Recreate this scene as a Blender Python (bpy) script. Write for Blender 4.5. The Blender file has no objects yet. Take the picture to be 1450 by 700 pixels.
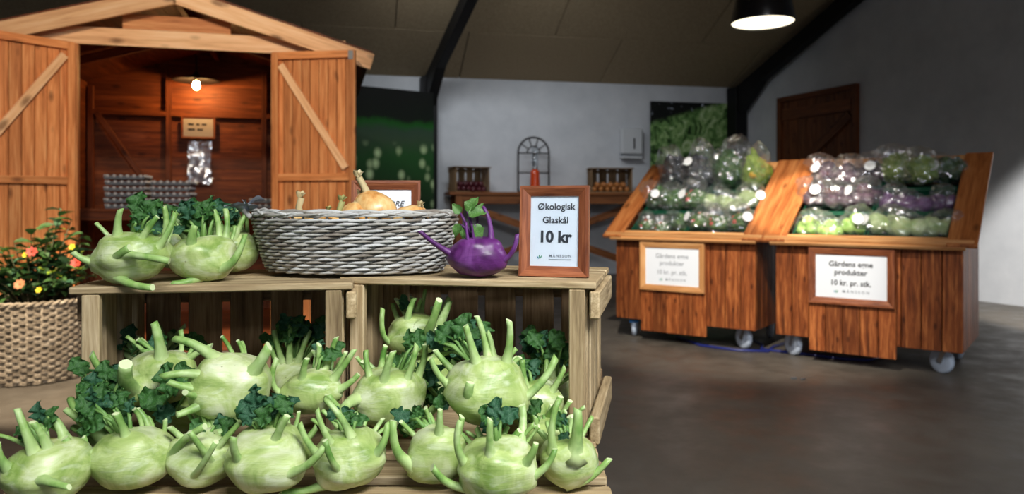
import bpy, bmesh, math, random
from mathutils import Vector, Matrix, noise

random.seed(7)
SC = bpy.context.scene
COL = SC.collection
F, CX, HY = 1040.0, 725.0, 293.0          # focal length in pixels, image centre x, horizon row

# ------------------------------------------------------------------ camera, world, lights, exposure
cam = bpy.data.cameras.new('camera')
cam.sensor_width = 36.0
cam.lens = 36.0 * F / 1450.0
cam.shift_y = -(350.0 - HY) / 1450.0
cam.clip_start = 0.02
cam.dof.use_dof = True
cam.dof.focus_distance = 1.30
cam.dof.aperture_fstop = 4.6
camo = bpy.data.objects.new('camera', cam)
camo.location = (0, 0, 1.0)
camo.rotation_euler = (math.pi / 2, 0, 0)
COL.objects.link(camo)
SC.camera = camo

SC.view_settings.view_transform = 'Standard'
SC.view_settings.look = 'None'
SC.view_settings.gamma = 1.0
SC.view_settings.use_curve_mapping = False
SC.view_settings.exposure = 0.0

w = bpy.data.worlds.new('world')
SC.world = w
w.use_nodes = True
bg = w.node_tree.nodes['Background']
bg.inputs[0].default_value = (0.74, 0.86, 1.0, 1)
bg.inputs[1].default_value = 0.38


def area_light(name, loc, target, sx, sy, power, col):
    l = bpy.data.lights.new(name, 'AREA')
    l.shape = 'RECTANGLE'; l.size = sx; l.size_y = sy
    l.energy = power; l.color = col
    o = bpy.data.objects.new(name, l)
    o.location = loc
    o.rotation_euler = (Vector(target) - Vector(loc)).to_track_quat('-Z', 'Y').to_euler()
    COL.objects.link(o)
    return o


# added lamps out of view: a daylight panel, a wall fill and spots
gl_ = area_light('added_daylight', (0.9, -0.5, 3.2), (-0.1, 2.0, 0.35), 1.9, 1.2, 138, (0.96, 0.98, 1.0))  # added overhead panel standing in for daylight from behind the camera
gl_.data.spread = math.radians(112)
wl_ = area_light('back_wall_fill', (-0.4, 7.2, 3.75), (0.2, 10.6, 1.5), 2.6, .3, 20, (0.93, 0.97, 1.0))  # added to brighten the back wall, not a fixture of the hall
wl_.data.spread = math.radians(95)


def spot(name, loc, target, power, deg, blend, col, soft=.08):
    l = bpy.data.lights.new(name, 'SPOT')
    l.energy = power; l.color = col; l.spot_size = math.radians(deg); l.spot_blend = blend; l.shadow_soft_size = soft
    o = bpy.data.objects.new(name, l)
    o.location = loc
    o.rotation_euler = (Vector(target) - Vector(loc)).to_track_quat('-Z', 'Y').to_euler()
    COL.objects.link(o)


spot('added_spot', (-2.2, 2.3, 3.3), (-2.3, 4.40, 0.0), 1700, 32, .3, (1.0, .84, .62))  # added spot for the bright tan floor at the left
spot('added_spot', (0.2, 2.4, 3.6), (1.55, 5.2, 0.55), 900, 36, .6, (1.0, .93, .82))  # added spot that brightens the carts
spot('added_spot', (-1.2, 1.6, 3.2), (-2.3, 4.9, 1.55), 330, 50, .6, (1.0, .86, .66))  # added spot that brightens the shed doors
spot('added_spot', (0.9, 2.0, 3.5), (2.05, 5.05, 1.02), 1500, 12, .4, (1.0, .9, .74), .03)  # added narrow spot standing in for the sun patch between the carts
spot('added_spot', (3.7, 3.4, 3.0), (5.9, 6.3, 0.1), 1500, 48, .3, (1.0, .96, .9))  # added spot standing in for the bright patch on the right wall

# ------------------------------------------------------------------ helpers


def P(px, py, Y):
    """photograph pixel -> point in the place at distance Y"""
    return Vector(((px - CX) / F * Y, Y, 1.0 - (py - HY) / F * Y))


def link(name, me, mat=None, parent=None, smooth=False):
    if mat is not None and len(me.materials) == 0:
        for m in (mat if isinstance(mat, (list, tuple)) else [mat]):
            me.materials.append(m)
    if smooth:
        for p in me.polygons:
            p.use_smooth = True
    o = bpy.data.objects.new(name, me)
    COL.objects.link(o)
    if parent is not None:
        o.parent = parent
    return o


def mesh(name, vs, fs, mat=None, parent=None, smooth=False, mi=None):
    me = bpy.data.meshes.new(name)
    me.from_pydata([tuple(v) for v in vs], [], fs)
    if mat is not None:
        for m in (mat if isinstance(mat, (list, tuple)) else [mat]):
            me.materials.append(m)
    if mi:
        for i, p in enumerate(me.polygons):
            p.material_index = mi[i]
    me.update()
    return link(name, me, None, parent, smooth)


def empty(name, loc=(0, 0, 0), rz=0.0, rx=0.0):
    o = bpy.data.objects.new(name, None)
    o.empty_display_size = 0.05
    o.location = loc
    o.rotation_euler = (rx, 0, rz)
    COL.objects.link(o)
    return o


def tag(o, label, cat, group=None):
    o['label'] = label; o['category'] = cat
    if group: o['group'] = group
    return o


def struct(o):
    o['kind'] = 'structure'
    return o


def thing(name, label, cat, loc=(0, 0, 0), rz=0.0, group=None, rx=0.0):
    return tag(empty(name, loc, rz, rx), label, cat, group)


_boxes = {}


def box_mesh(l, wd, t, bev, mat):
    key = (round(l, 4), round(wd, 4), round(t, 4), bev, mat.name)
    if key in _boxes: return _boxes[key]
    me = bpy.data.meshes.new('board')
    bm = bmesh.new()
    bmesh.ops.create_cube(bm, size=1.0)
    bmesh.ops.scale(bm, vec=(l, wd, t), verts=bm.verts)
    if bev > 0:
        bmesh.ops.bevel(bm, geom=bm.edges[:], offset=min(bev, t * .4, wd * .4), segments=1, affect='EDGES')
    bm.to_mesh(me); bm.free()
    me.materials.append(mat)
    _boxes[key] = me
    return me


def board(name, p0, p1, wd, t, nrm, mat, parent=None, bev=0.002):
    """plank from p0 to p1; its thickness t lies along nrm, its width wd across"""
    p0, p1, n = Vector(p0), Vector(p1), Vector(nrm).normalized()
    d = (p1 - p0); L = d.length; x = d / L
    y = n.cross(x).normalized(); n = x.cross(y)
    o = bpy.data.objects.new(name, box_mesh(L, wd, t, bev, mat))
    COL.objects.link(o)
    m = Matrix((x, y, n)).transposed().to_4x4()
    m.translation = (p0 + p1) / 2
    if parent is not None: o.parent = parent
    o.matrix_local = m
    return o


def box(name, c, size, mat, parent=None, bev=0.002, rz=0.0):
    o = bpy.data.objects.new(name, box_mesh(size[0], size[1], size[2], bev, mat))
    COL.objects.link(o)
    if parent is not None: o.parent = parent
    o.location = c; o.rotation_euler = (0, 0, rz)
    return o


def tube_data(pts, rads, n=8, flat=1.0, caps=True, closed=False):
    pts = [Vector(p) for p in pts]
    N = len(pts)
    if not isinstance(rads, (list, tuple)): rads = [rads] * N
    vs, fs = [], []
    up = None
    for i, p in enumerate(pts):
        a = pts[(i - 1) % N] if (i > 0 or closed) else p
        b = pts[(i + 1) % N] if (i < N - 1 or closed) else p
        t = (b - a)
        t = t.normalized() if t.length > 1e-9 else Vector((0, 0, 1))
        if up is None:
            up = Vector((0, 0, 1)) if abs(t.z) < .9 else Vector((1, 0, 0))
        u = (up - t * up.dot(t)).normalized(); v = t.cross(u); up = u
        for k in range(n):
            an = 2 * math.pi * k / n
            vs.append(p + (u * math.cos(an) * flat + v * math.sin(an)) * rads[i])
    for i in range(N if closed else N - 1):
        j = (i + 1) % N
        for k in range(n):
            k2 = (k + 1) % n
            fs.append((i * n + k, i * n + k2, j * n + k2, j * n + k))
    if caps and not closed:
        fs.append(tuple(range(n - 1, -1, -1)))
        fs.append(tuple((N - 1) * n + k for k in range(n)))
    return vs, fs


def tube(name, pts, rads, mat, parent=None, n=8, closed=False, flat=1.0):
    vs, fs = tube_data(pts, rads, n, flat, True, closed)
    return mesh(name, vs, fs, mat, parent, True)


def lathe(name, prof, mat, parent=None, n=32, loc=(0, 0, 0), caps=True, smooth=True):
    vs, fs = [], []
    for r, z in prof:
        for k in range(n):
            a = 2 * math.pi * k / n
            vs.append((r * math.cos(a), r * math.sin(a), z))
    for i in range(len(prof) - 1):
        for k in range(n):
            k2 = (k + 1) % n
            fs.append((i * n + k, i * n + k2, (i + 1) * n + k2, (i + 1) * n + k))
    if caps:
        fs.append(tuple(range(n - 1, -1, -1)))
        fs.append(tuple((len(prof) - 1) * n + k for k in range(n)))
    o = mesh(name, vs, fs, mat, parent, smooth)
    o.location = loc
    return o


def disc(name, c, r, mat, parent, nrm=(0, 0, 1), n=16, th=0.002):
    o = lathe(name, [(r, 0), (r, th)], mat, parent, n, smooth=False)
    o.rotation_euler = Vector(nrm).to_track_quat('Z', 'Y').to_euler()
    o.location = c
    return o


def sphere_data(rx, ry, rz, nu=20, nv=14, fn=None):
    vs, fs = [], []
    for j in range(nv + 1):
        th = math.pi * j / nv
        for i in range(nu):
            ph = 2 * math.pi * i / nu
            d = Vector((math.sin(th) * math.cos(ph), math.sin(th) * math.sin(ph), math.cos(th)))
            k = fn(d) if fn else 1.0
            vs.append(Vector((d.x * rx * k, d.y * ry * k, d.z * rz * k)))
    for j in range(nv):
        for i in range(nu):
            i2 = (i + 1) % nu
            fs.append((j * nu + i, (j + 1) * nu + i, (j + 1) * nu + i2, j * nu + i2))
    return vs, fs


def text(name, body, size, loc, mat, parent, bold=0.0, align='CENTER', shear=0.0, spacing=1.0, ww=1.0):
    """flat lettering facing local -Y"""
    cu = bpy.data.curves.new(name, 'FONT')
    cu.body = body; cu.size = size; cu.align_x = align; cu.offset = bold; cu.shear = shear
    cu.space_character = spacing
    cu.resolution_u = 3
    tmp = bpy.data.objects.new(name, cu)
    COL.objects.link(tmp)
    dg = bpy.context.evaluated_depsgraph_get()
    me = bpy.data.meshes.new_from_object(tmp.evaluated_get(dg))
    bpy.data.objects.remove(tmp)
    me.materials.clear(); me.materials.append(mat)
    for v in me.vertices:
        v.co = (v.co.x * ww, 0, v.co.y)
    o = link(name, me, None, parent)
    o.location = loc
    return o


# ------------------------------------------------------------------ materials
def lin(c):
    return tuple(((x / 255) / 12.92 if x / 255 <= .04045 else ((x / 255 + .055) / 1.055) ** 2.4) for x in c)


def rgb(r, g, b):
    return lin((r, g, b)) + (1.0,)


def base_mat(name, rough=.6, spec=.4):
    m = bpy.data.materials.new(name)
    m.use_nodes = True
    nt = m.node_tree
    b = nt.nodes['Principled BSDF']
    b.inputs['Roughness'].default_value = rough
    b.inputs['Specular IOR Level'].default_value = spec
    return m, nt, b


def plain(name, col, rough=.6, spec=.4, metal=0.0, emit=None, es=0.0):
    m, nt, b = base_mat(name, rough, spec)
    b.inputs['Base Color'].default_value = col
    b.inputs['Metallic'].default_value = metal
    if emit:
        b.inputs['Emission Color'].default_value = emit
        b.inputs['Emission Strength'].default_value = es
    return m


def N(nt, t, **kw):
    n = nt.nodes.new(t)
    for k, v in kw.items():
        setattr(n, k, v)
    return n


def ramp(nt, stops):
    r = nt.nodes.new('ShaderNodeValToRGB')
    e = r.color_ramp.elements
    e[0].position, e[0].color = stops[0]
    e[1].position, e[1].color = stops[-1]
    for p, c in stops[1:-1]:
        x = e.new(p); x.color = c
    return r


def coords(nt, scale, rnd=True):
    tc = N(nt, 'ShaderNodeTexCoord')
    mp = N(nt, 'ShaderNodeMapping')
    mp.inputs['Scale'].default_value = scale
    nt.links.new(tc.outputs['Object'], mp.inputs['Vector'])
    if rnd:
        oi = N(nt, 'ShaderNodeObjectInfo')
        mu = N(nt, 'ShaderNodeMath', operation='MULTIPLY'); mu.inputs[1].default_value = 57.0
        nt.links.new(oi.outputs['Random'], mu.inputs[0])
        cb = N(nt, 'ShaderNodeCombineXYZ')
        for i in range(3): nt.links.new(mu.outputs[0], cb.inputs[i])
        nt.links.new(cb.outputs[0], mp.inputs['Location'])
    return mp.outputs[0]


def noise_tex(nt, vec, scale, detail=4, rough=.55, dist=0.0):
    n = N(nt, 'ShaderNodeTexNoise')
    n.inputs['Scale'].default_value = scale
    n.inputs['Detail'].default_value = detail
    n.inputs['Roughness'].default_value = rough
    n.inputs['Distortion'].default_value = dist
    nt.links.new(vec, n.inputs['Vector'])
    return n


def bump(nt, b, h, strength=.3, dist=.01):
    bp = N(nt, 'ShaderNodeBump')
    bp.inputs['Strength'].default_value = strength
    bp.inputs['Distance'].default_value = dist
    nt.links.new(h, bp.inputs['Height'])
    nt.links.new(bp.outputs[0], b.inputs['Normal'])


def wood(name, dark, mid, light, scale=1.0, rough=.6, knots=True, var=.35, spec=.3):
    """grain along the plank's own X axis"""
    m, nt, b = base_mat(name, rough, spec)
    v = coords(nt, (1.2 * scale, 16 * scale, 16 * scale))
    n1 = noise_tex(nt, v, 1.6, 5, .6, .6)
    v2 = coords(nt, (5 * scale, 90 * scale, 90 * scale))
    n2 = noise_tex(nt, v2, 1.0, 3, .6)
    mx = N(nt, 'ShaderNodeMix'); mx.data_type = 'FLOAT'
    mx.inputs[0].default_value = .38
    nt.links.new(n1.outputs[0], mx.inputs[2]); nt.links.new(n2.outputs[0], mx.inputs[3])
    r = ramp(nt, [(.30, dark), (.5, mid), (.68, light)])
    nt.links.new(mx.outputs[0], r.inputs[0])
    col = r.outputs[0]
    if knots:
        vk = coords(nt, (4 * scale, 9 * scale, 9 * scale))
        vo = N(nt, 'ShaderNodeTexVoronoi'); vo.inputs['Scale'].default_value = 1.0
        nt.links.new(vk, vo.inputs['Vector'])
        rk = ramp(nt, [(.08, (0.25, .2, .16, 1)), (.2, (1, 1, 1, 1))])
        nt.links.new(vo.outputs['Distance'], rk.inputs[0])
        mk = N(nt, 'ShaderNodeMix'); mk.data_type = 'RGBA'; mk.blend_type = 'MULTIPLY'
        mk.inputs[0].default_value = .8
        nt.links.new(col, mk.inputs[6]); nt.links.new(rk.outputs[0], mk.inputs[7])
        col = mk.outputs[2]
    oi = N(nt, 'ShaderNodeObjectInfo')
    mr = N(nt, 'ShaderNodeMapRange')
    mr.inputs['To Min'].default_value = 1 - var; mr.inputs['To Max'].default_value = 1 + var * .6
    nt.links.new(oi.outputs['Random'], mr.inputs[0])
    hs = N(nt, 'ShaderNodeHueSaturation')
    nt.links.new(mr.outputs[0], hs.inputs['Value']); nt.links.new(col, hs.inputs['Color'])
    nt.links.new(hs.outputs[0], b.inputs['Base Color'])
    bump(nt, b, mx.outputs[0], .35, .003)
    return m


def mottled(name, stops, scale=8.0, rough=.5, spec=.4, bmp=.0, stretch=(1, 1, 1), detail=4, rnd=True, trans=0.0, bdist=.005):
    m, nt, b = base_mat(name, rough, spec)
    v = coords(nt, stretch, rnd)
    n1 = noise_tex(nt, v, scale, detail, .6)
    r = ramp(nt, stops)
    nt.links.new(n1.outputs[0], r.inputs[0])
    nt.links.new(r.outputs[0], b.inputs['Base Color'])
    if bmp: bump(nt, b, n1.outputs[0], bmp, bdist)
    if trans:
        tr = N(nt, 'ShaderNodeBsdfTranslucent')
        nt.links.new(r.outputs[0], tr.inputs[0])
        ms = N(nt, 'ShaderNodeMixShader'); ms.inputs[0].default_value = trans
        nt.links.new(b.outputs[0], ms.inputs[1]); nt.links.new(tr.outputs[0], ms.inputs[2])
        nt.links.new(ms.outputs[0], nt.nodes['Material Output'].inputs[0])
    return m


M = {}
M['plaster'] = mottled('white_plaster', [(.3, rgb(196, 200, 206)), (.7, rgb(212, 215, 220))], 3, .85, .2, .08, rnd=False)
M['steel_black'] = plain('black_steel', rgb(14, 14, 16), .55, .3)
M['panel'] = mottled('wood_wool_panel', [(.3, rgb(146, 128, 102)), (.7, rgb(182, 164, 134))], 60, .95, .1, .5, rnd=True)
M['ceil_gap'] = plain('ceiling_backing', rgb(20, 17, 14), .9)
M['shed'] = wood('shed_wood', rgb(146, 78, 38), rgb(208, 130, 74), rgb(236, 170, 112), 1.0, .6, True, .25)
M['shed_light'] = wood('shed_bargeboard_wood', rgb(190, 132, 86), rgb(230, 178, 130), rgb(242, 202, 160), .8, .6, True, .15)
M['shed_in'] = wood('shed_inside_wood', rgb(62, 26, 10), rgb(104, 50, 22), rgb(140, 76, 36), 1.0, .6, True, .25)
M['crate'] = wood('crate_wood', rgb(108, 88, 62), rgb(166, 144, 108), rgb(204, 184, 148), 2.2, .75, False, .2, .2)
M['crate_old'] = wood('crate_weathered_wood', rgb(84, 64, 44), rgb(134, 108, 80), rgb(166, 140, 108), 2.2, .8, False, .25, .2)
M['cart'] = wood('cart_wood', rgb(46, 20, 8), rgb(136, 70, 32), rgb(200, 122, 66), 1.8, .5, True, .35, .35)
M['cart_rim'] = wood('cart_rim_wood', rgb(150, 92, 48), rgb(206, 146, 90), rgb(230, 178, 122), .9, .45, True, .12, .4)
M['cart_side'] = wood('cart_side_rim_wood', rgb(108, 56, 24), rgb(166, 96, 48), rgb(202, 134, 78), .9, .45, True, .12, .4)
M['frame'] = wood('frame_wood', rgb(70, 30, 16), rgb(136, 76, 46), rgb(178, 112, 74), 3.0, .45, False, .15, .4)
M['table'] = wood('table_wood', rgb(84, 46, 22), rgb(134, 80, 42), rgb(168, 110, 64), 1.0, .55, True, .2)
M['door'] = wood('door_wood', rgb(58, 26, 12), rgb(104, 56, 28), rgb(136, 80, 44), 1.0, .5, True, .2)
M['paper'] = plain('white_paper', rgb(240, 244, 250), .5, .4)
M['ink'] = plain('black_ink', rgb(16, 16, 20), .6)
M['ink_grey'] = plain('grey_ink', rgb(120, 128, 136), .6)
M['logo_g'] = plain('logo_green', rgb(70, 150, 110), .6)
M['logo_b'] = plain('logo_blue', rgb(60, 140, 170), .6)
M['white'] = plain('white_plastic', rgb(206, 210, 214), .35, .5)
M['metal'] = plain('galvanised_metal', rgb(170, 172, 176), .35, .5, .9)
M['iron'] = plain('dark_iron', rgb(46, 42, 42), .6, .4, .4)
M['rubber'] = plain('white_nylon_wheel', rgb(196, 208, 226), .4, .5)
M['blue'] = plain('blue_cable', rgb(36, 44, 110), .4, .5)
M['brakeblue'] = plain('blue_brake_plastic', rgb(40, 120, 190), .4, .5)
M['tray'] = plain('green_plastic', rgb(10, 74, 52), .4, .5)


def glassy(name, mix=.75, tint=(1, 1, 1, 1), rough=.08, bmp=.6, scale=30, haze=0.0):
    m = bpy.data.materials.new(name); m.use_nodes = True
    nt = m.node_tree; out = nt.nodes['Material Output']
    nt.nodes.remove(nt.nodes['Principled BSDF'])
    tr = N(nt, 'ShaderNodeBsdfTransparent'); tr.inputs[0].default_value = tint
    gl = N(nt, 'ShaderNodeBsdfGlossy'); gl.inputs['Roughness'].default_value = rough
    gl.inputs[0].default_value = (.95, .96, 1, 1)
    v = coords(nt, (1, 1, 1))
    n1 = noise_tex(nt, v, scale, 3, .6, 1.0)
    bp = N(nt, 'ShaderNodeBump'); bp.inputs['Strength'].default_value = bmp; bp.inputs['Distance'].default_value = .02
    nt.links.new(n1.outputs[0], bp.inputs['Height']); nt.links.new(bp.outputs[0], gl.inputs['Normal'])
    fr = N(nt, 'ShaderNodeLayerWeight'); fr.inputs[0].default_value = .5
    nt.links.new(bp.outputs[0], fr.inputs['Normal'])
    pw = N(nt, 'ShaderNodeMath', operation='POWER'); pw.inputs[1].default_value = 4.0
    nt.links.new(fr.outputs['Facing'], pw.inputs[0])
    ad = N(nt, 'ShaderNodeMath', operation='MULTIPLY_ADD'); ad.inputs[1].default_value = .7; ad.inputs[2].default_value = 1 - mix; ad.use_clamp = True
    nt.links.new(pw.outputs[0], ad.inputs[0])
    ms = N(nt, 'ShaderNodeMixShader')
    nt.links.new(ad.outputs[0], ms.inputs[0]); nt.links.new(tr.outputs[0], ms.inputs[1]); nt.links.new(gl.outputs[0], ms.inputs[2])
    if haze:
        df = N(nt, 'ShaderNodeBsdfDiffuse'); df.inputs[0].default_value = (.9, .92, .95, 1)
        nt.links.new(bp.outputs[0], df.inputs['Normal'])
        m2 = N(nt, 'ShaderNodeMixShader'); m2.inputs[0].default_value = haze
        nt.links.new(ms.outputs[0], m2.inputs[1]); nt.links.new(df.outputs[0], m2.inputs[2]); ms = m2
    nt.links.new(ms.outputs[0], out.inputs[0])
    return m


M['wrap'] = glassy('clear_plastic_bag', .82, (1, 1, 1, 1), .09, .25, 40, .025)
M['glass'] = glassy('clear_glass', .93, (.95, .97, .98, 1), .03, 0, 5)


def floor_mat():
    m, nt, b = base_mat('polished_concrete', .4, .5)
    v = coords(nt, (1, 1, 1), False)
    n1 = noise_tex(nt, v, .7, 6, .62, .4)
    n2 = noise_tex(nt, v, 5.0, 6, .65)
    r = ramp(nt, [(.3, rgb(66, 60, 54)), (.5, rgb(86, 80, 72)), (.7, rgb(112, 104, 94))])
    mx = N(nt, 'ShaderNodeMix'); mx.data_type = 'FLOAT'; mx.inputs[0].default_value = .35
    nt.links.new(n1.outputs[0], mx.inputs[2]); nt.links.new(n2.outputs[0], mx.inputs[3])
    nt.links.new(mx.outputs[0], r.inputs[0]); nt.links.new(r.outputs[0], b.inputs['Base Color'])
    rr = ramp(nt, [(.35, (.34, .34, .34, 1)), (.7, (.62, .62, .62, 1))])
    nt.links.new(n2.outputs[0], rr.inputs[0]); nt.links.new(rr.outputs[0], b.inputs['Roughness'])
    bump(nt, b, n2.outputs[0], .06, .01)
    return m


M['floor'] = floor_mat()

# ------------------------------------------------------------------ the room
WD = Vector((0.979, 0.203, 0)); WN = Vector((0.203, -0.979, 0))     # along the back wall, out of the back wall
W0 = Vector((-2.13, 10.23, 0)); CORNER = Vector((3.51, 11.40, 0)); RW = Vector((0.371, -0.928, 0)).normalized()
EAVE, PITCH = 2.84, 0.427


def WB(s, t, z):
    return W0 + WD * s + WN * t + Vector((0, 0, z))


def wall_s(px, t):
    k = (px - CX) / F
    b = W0 + WN * t
    return (k * b.y - b.x) / (WD.x - k * WD.y)


def prism(name, quad, up, mat, parent=None):
    q = [Vector(p) for p in quad]; u = Vector(up)
    vs = q + [p + u for p in q]
    return mesh(name, vs, [(3, 2, 1, 0), (4, 5, 6, 7), (0, 1, 5, 4), (1, 2, 6, 5), (2, 3, 7, 6), (3, 0, 4, 7)], mat, parent)


struct(prism('floor', [(-9, -4, -.1), (9, -4, -.1), (9, 14, -.1), (-9, 14, -.1)], (0, 0, .1), M['floor']))
a, b_ = WB(-6.5, 0, 0), CORNER + WD * .4
struct(prism('wall_back', [a, b_, b_ - WN * .25, a - WN * .25], (0, 0, EAVE + .05), M['plaster']))
# gable wall on the right: follows the roof slope up to the ridge and down again
RIDGE = 6.0
zr = EAVE + PITCH * RIDGE
c0, c1, c2 = CORNER, CORNER + RW * (RIDGE / .984), CORNER + RW * (2 * RIDGE / .984)
thk = Vector((.928, .371, 0)) * .25
gv = [c0, c2, c2 + Vector((0, 0, EAVE)), c1 + Vector((0, 0, zr)), c0 + Vector((0, 0, EAVE))]
gv2 = [v + thk for v in gv]
struct(mesh('wall_right', gv + gv2, [(0, 4, 3, 2, 1), (5, 6, 7, 8, 9), (0, 1, 6, 5), (1, 2, 7, 6), (2, 3, 8, 7), (3, 4, 9, 8), (4, 0, 5, 9)], M['plaster']))

l0 = WB(-6.5, 0, 0); l1 = l0 + RW * 10.5; lt = Vector((-.928, -.371, 0)) * .25
struct(mesh('wall_left', [l0, l1, l1 + Vector((0, 0, EAVE + 1.2)), l0 + RW * 6.1 + Vector((0, 0, zr)), l0 + Vector((0, 0, EAVE)), l0 + lt, l1 + lt, l1 + lt + Vector((0, 0, EAVE + 1.2)), l0 + RW * 6.1 + lt + Vector((0, 0, zr)), l0 + lt + Vector((0, 0, EAVE))],
            [(0, 1, 2, 3, 4), (9, 8, 7, 6, 5), (0, 5, 6, 1), (1, 6, 7, 2), (2, 7, 8, 3), (3, 8, 9, 4), (4, 9, 5, 0)], M['plaster']))
# ceiling: backing deck with wood-wool panels
slope_n = (Vector((0, 0, 1)) - WN * PITCH).normalized()
slope_d = (WN + Vector((0, 0, PITCH))).normalized()
SL = RIDGE * math.sqrt(1 + PITCH ** 2)


def CE(s, u, off=0.0):
    return W0 + Vector((0, 0, EAVE)) + WD * s + slope_d * u + slope_n * off


ceil_o = struct(mesh('ceiling', [CE(-7, -.2, .03), CE(7.6, -.2, .03), CE(7.6, SL, .03), CE(-7, SL, .03),
                                 CE(-7, -.2, .15), CE(7.6, -.2, .15), CE(7.6, SL, .15), CE(-7, SL, .15)],
                     [(3, 2, 1, 0), (4, 5, 6, 7), (0, 1, 5, 4), (1, 2, 6, 5), (2, 3, 7, 6), (3, 0, 4, 7)], M['ceil_gap']))
for row in range(6):
    u0 = row * 1.09
    off = -7 + (row % 2) * 1.15
    for c in range(7):
        s0 = off + c * 2.1
        board('ceiling_panel', CE(s0 + .006, u0 + .545, .014), CE(min(s0 + 2.094, 7.5), u0 + .545, .014), 1.078, .028, slope_n, M['panel'], ceil_o, .004)
rd = CE(0, SL) ; fd = (WN - Vector((0, 0, PITCH)))
q0 = CE(-7, SL); q1 = CE(7.6, SL)
front = mesh('ceiling', [q0, q1, q1 + fd * RIDGE, q0 + fd * RIDGE, q0 + Vector((0, 0, .15)), q1 + Vector((0, 0, .15)), q1 + fd * RIDGE + Vector((0, 0, .15)), q0 + fd * RIDGE + Vector((0, 0, .15))],
             [(3, 2, 1, 0), (4, 5, 6, 7), (0, 1, 5, 4), (1, 2, 6, 5), (2, 3, 7, 6), (3, 0, 4, 7)], M['panel'])
struct(front)


# black steel frames: column, haunch and rafter
def steel_frame(base, side, label):
    t = empty('trim_1', (0, 0, 0)); struct(t)
    t['label'] = label
    b0 = Vector(base) - RW * -.14
    inner = Vector((-.928, -.371, 0)) * side
    b0 = b0 + inner
    zt = EAVE - .02
    board('steel_column', b0, b0 + Vector((0, 0, zt)), .2, .22, RW, M['steel_black'], t, .004)
    sl = (RW * (1 / .984) + Vector((0, 0, PITCH))).normalized()
    r0 = b0 + Vector((0, 0, zt - .13)) - sl * .1
    board('steel_rafter', r0, r0 + sl * 6.6, .13, .2, (Vector((0, 0, 1)) - sl * sl.z), M['steel_black'], t, .004)
    hv = [b0 + Vector((0, 0, zt - .42)) + RW * .1, b0 + Vector((0, 0, zt - .1)) + RW * .1, b0 + Vector((0, 0, zt - .2)) + sl * .75]
    sd = Vector((.928, .371, 0)) * .07
    mesh('steel_haunch', [v - sd for v in hv] + [v + sd for v in hv], [(2, 1, 0), (3, 4, 5), (0, 1, 4, 3), (1, 2, 5, 4), (2, 0, 3, 5)], M['steel_black'], t)


steel_frame(CORNER, .14, 'black steel corner column and rafter along the gable wall')
steel_frame(WB(wall_s(603, 0), 0, 0), 0, 'black steel rafter above the dark field poster')


# plank door in the right wall
def RWp(px):        # distance along the right wall from the corner
    k = (px - CX) / F
    return (k * CORNER.y - CORNER.x) / (RW.x - k * RW.y)


d0, d1 = RWp(1108), RWp(1215)
inn = Vector((-.928, -.371, 0))
dr = struct(empty('door_1', CORNER + RW * d0 + inn * .012, math.atan2(RW.y, RW.x)))
DW = d1 - d0
DH = 1 + (HY - 122.5) / F * (CORNER + RW * d1).y
nb = 8
# local +y of the door frame points into the wall (left of RW)
for i in range(nb):
    x = DW * (i + .5) / nb
    board('door_board', (x, -.01, .02), (x, -.01, DH - .02), DW / nb - .006, .03, (0, 1, 0), M['door'], dr)
for z in (.3, 1.25, DH - .22):
    board('door_ledge', (.06, -.04, z), (DW - .06, -.04, z), .16, .03, (0, 1, 0), M['door'], dr)
board('door_brace', (.08, -.042, 1.35), (DW - .08, -.042, DH - .34), .13, .028, (0, 1, 0), M['door'], dr)
for x in (.0, DW):
    board('door_frame', (x, -.03, 0), (x, -.03, DH + .03), .07, .07, (0, 1, 0), M['door'], dr)
board('door_frame', (-.03, -.03, DH), (DW + .03, -.03, DH), .07, .07, (0, 1, 0), M['door'], dr)


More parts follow.
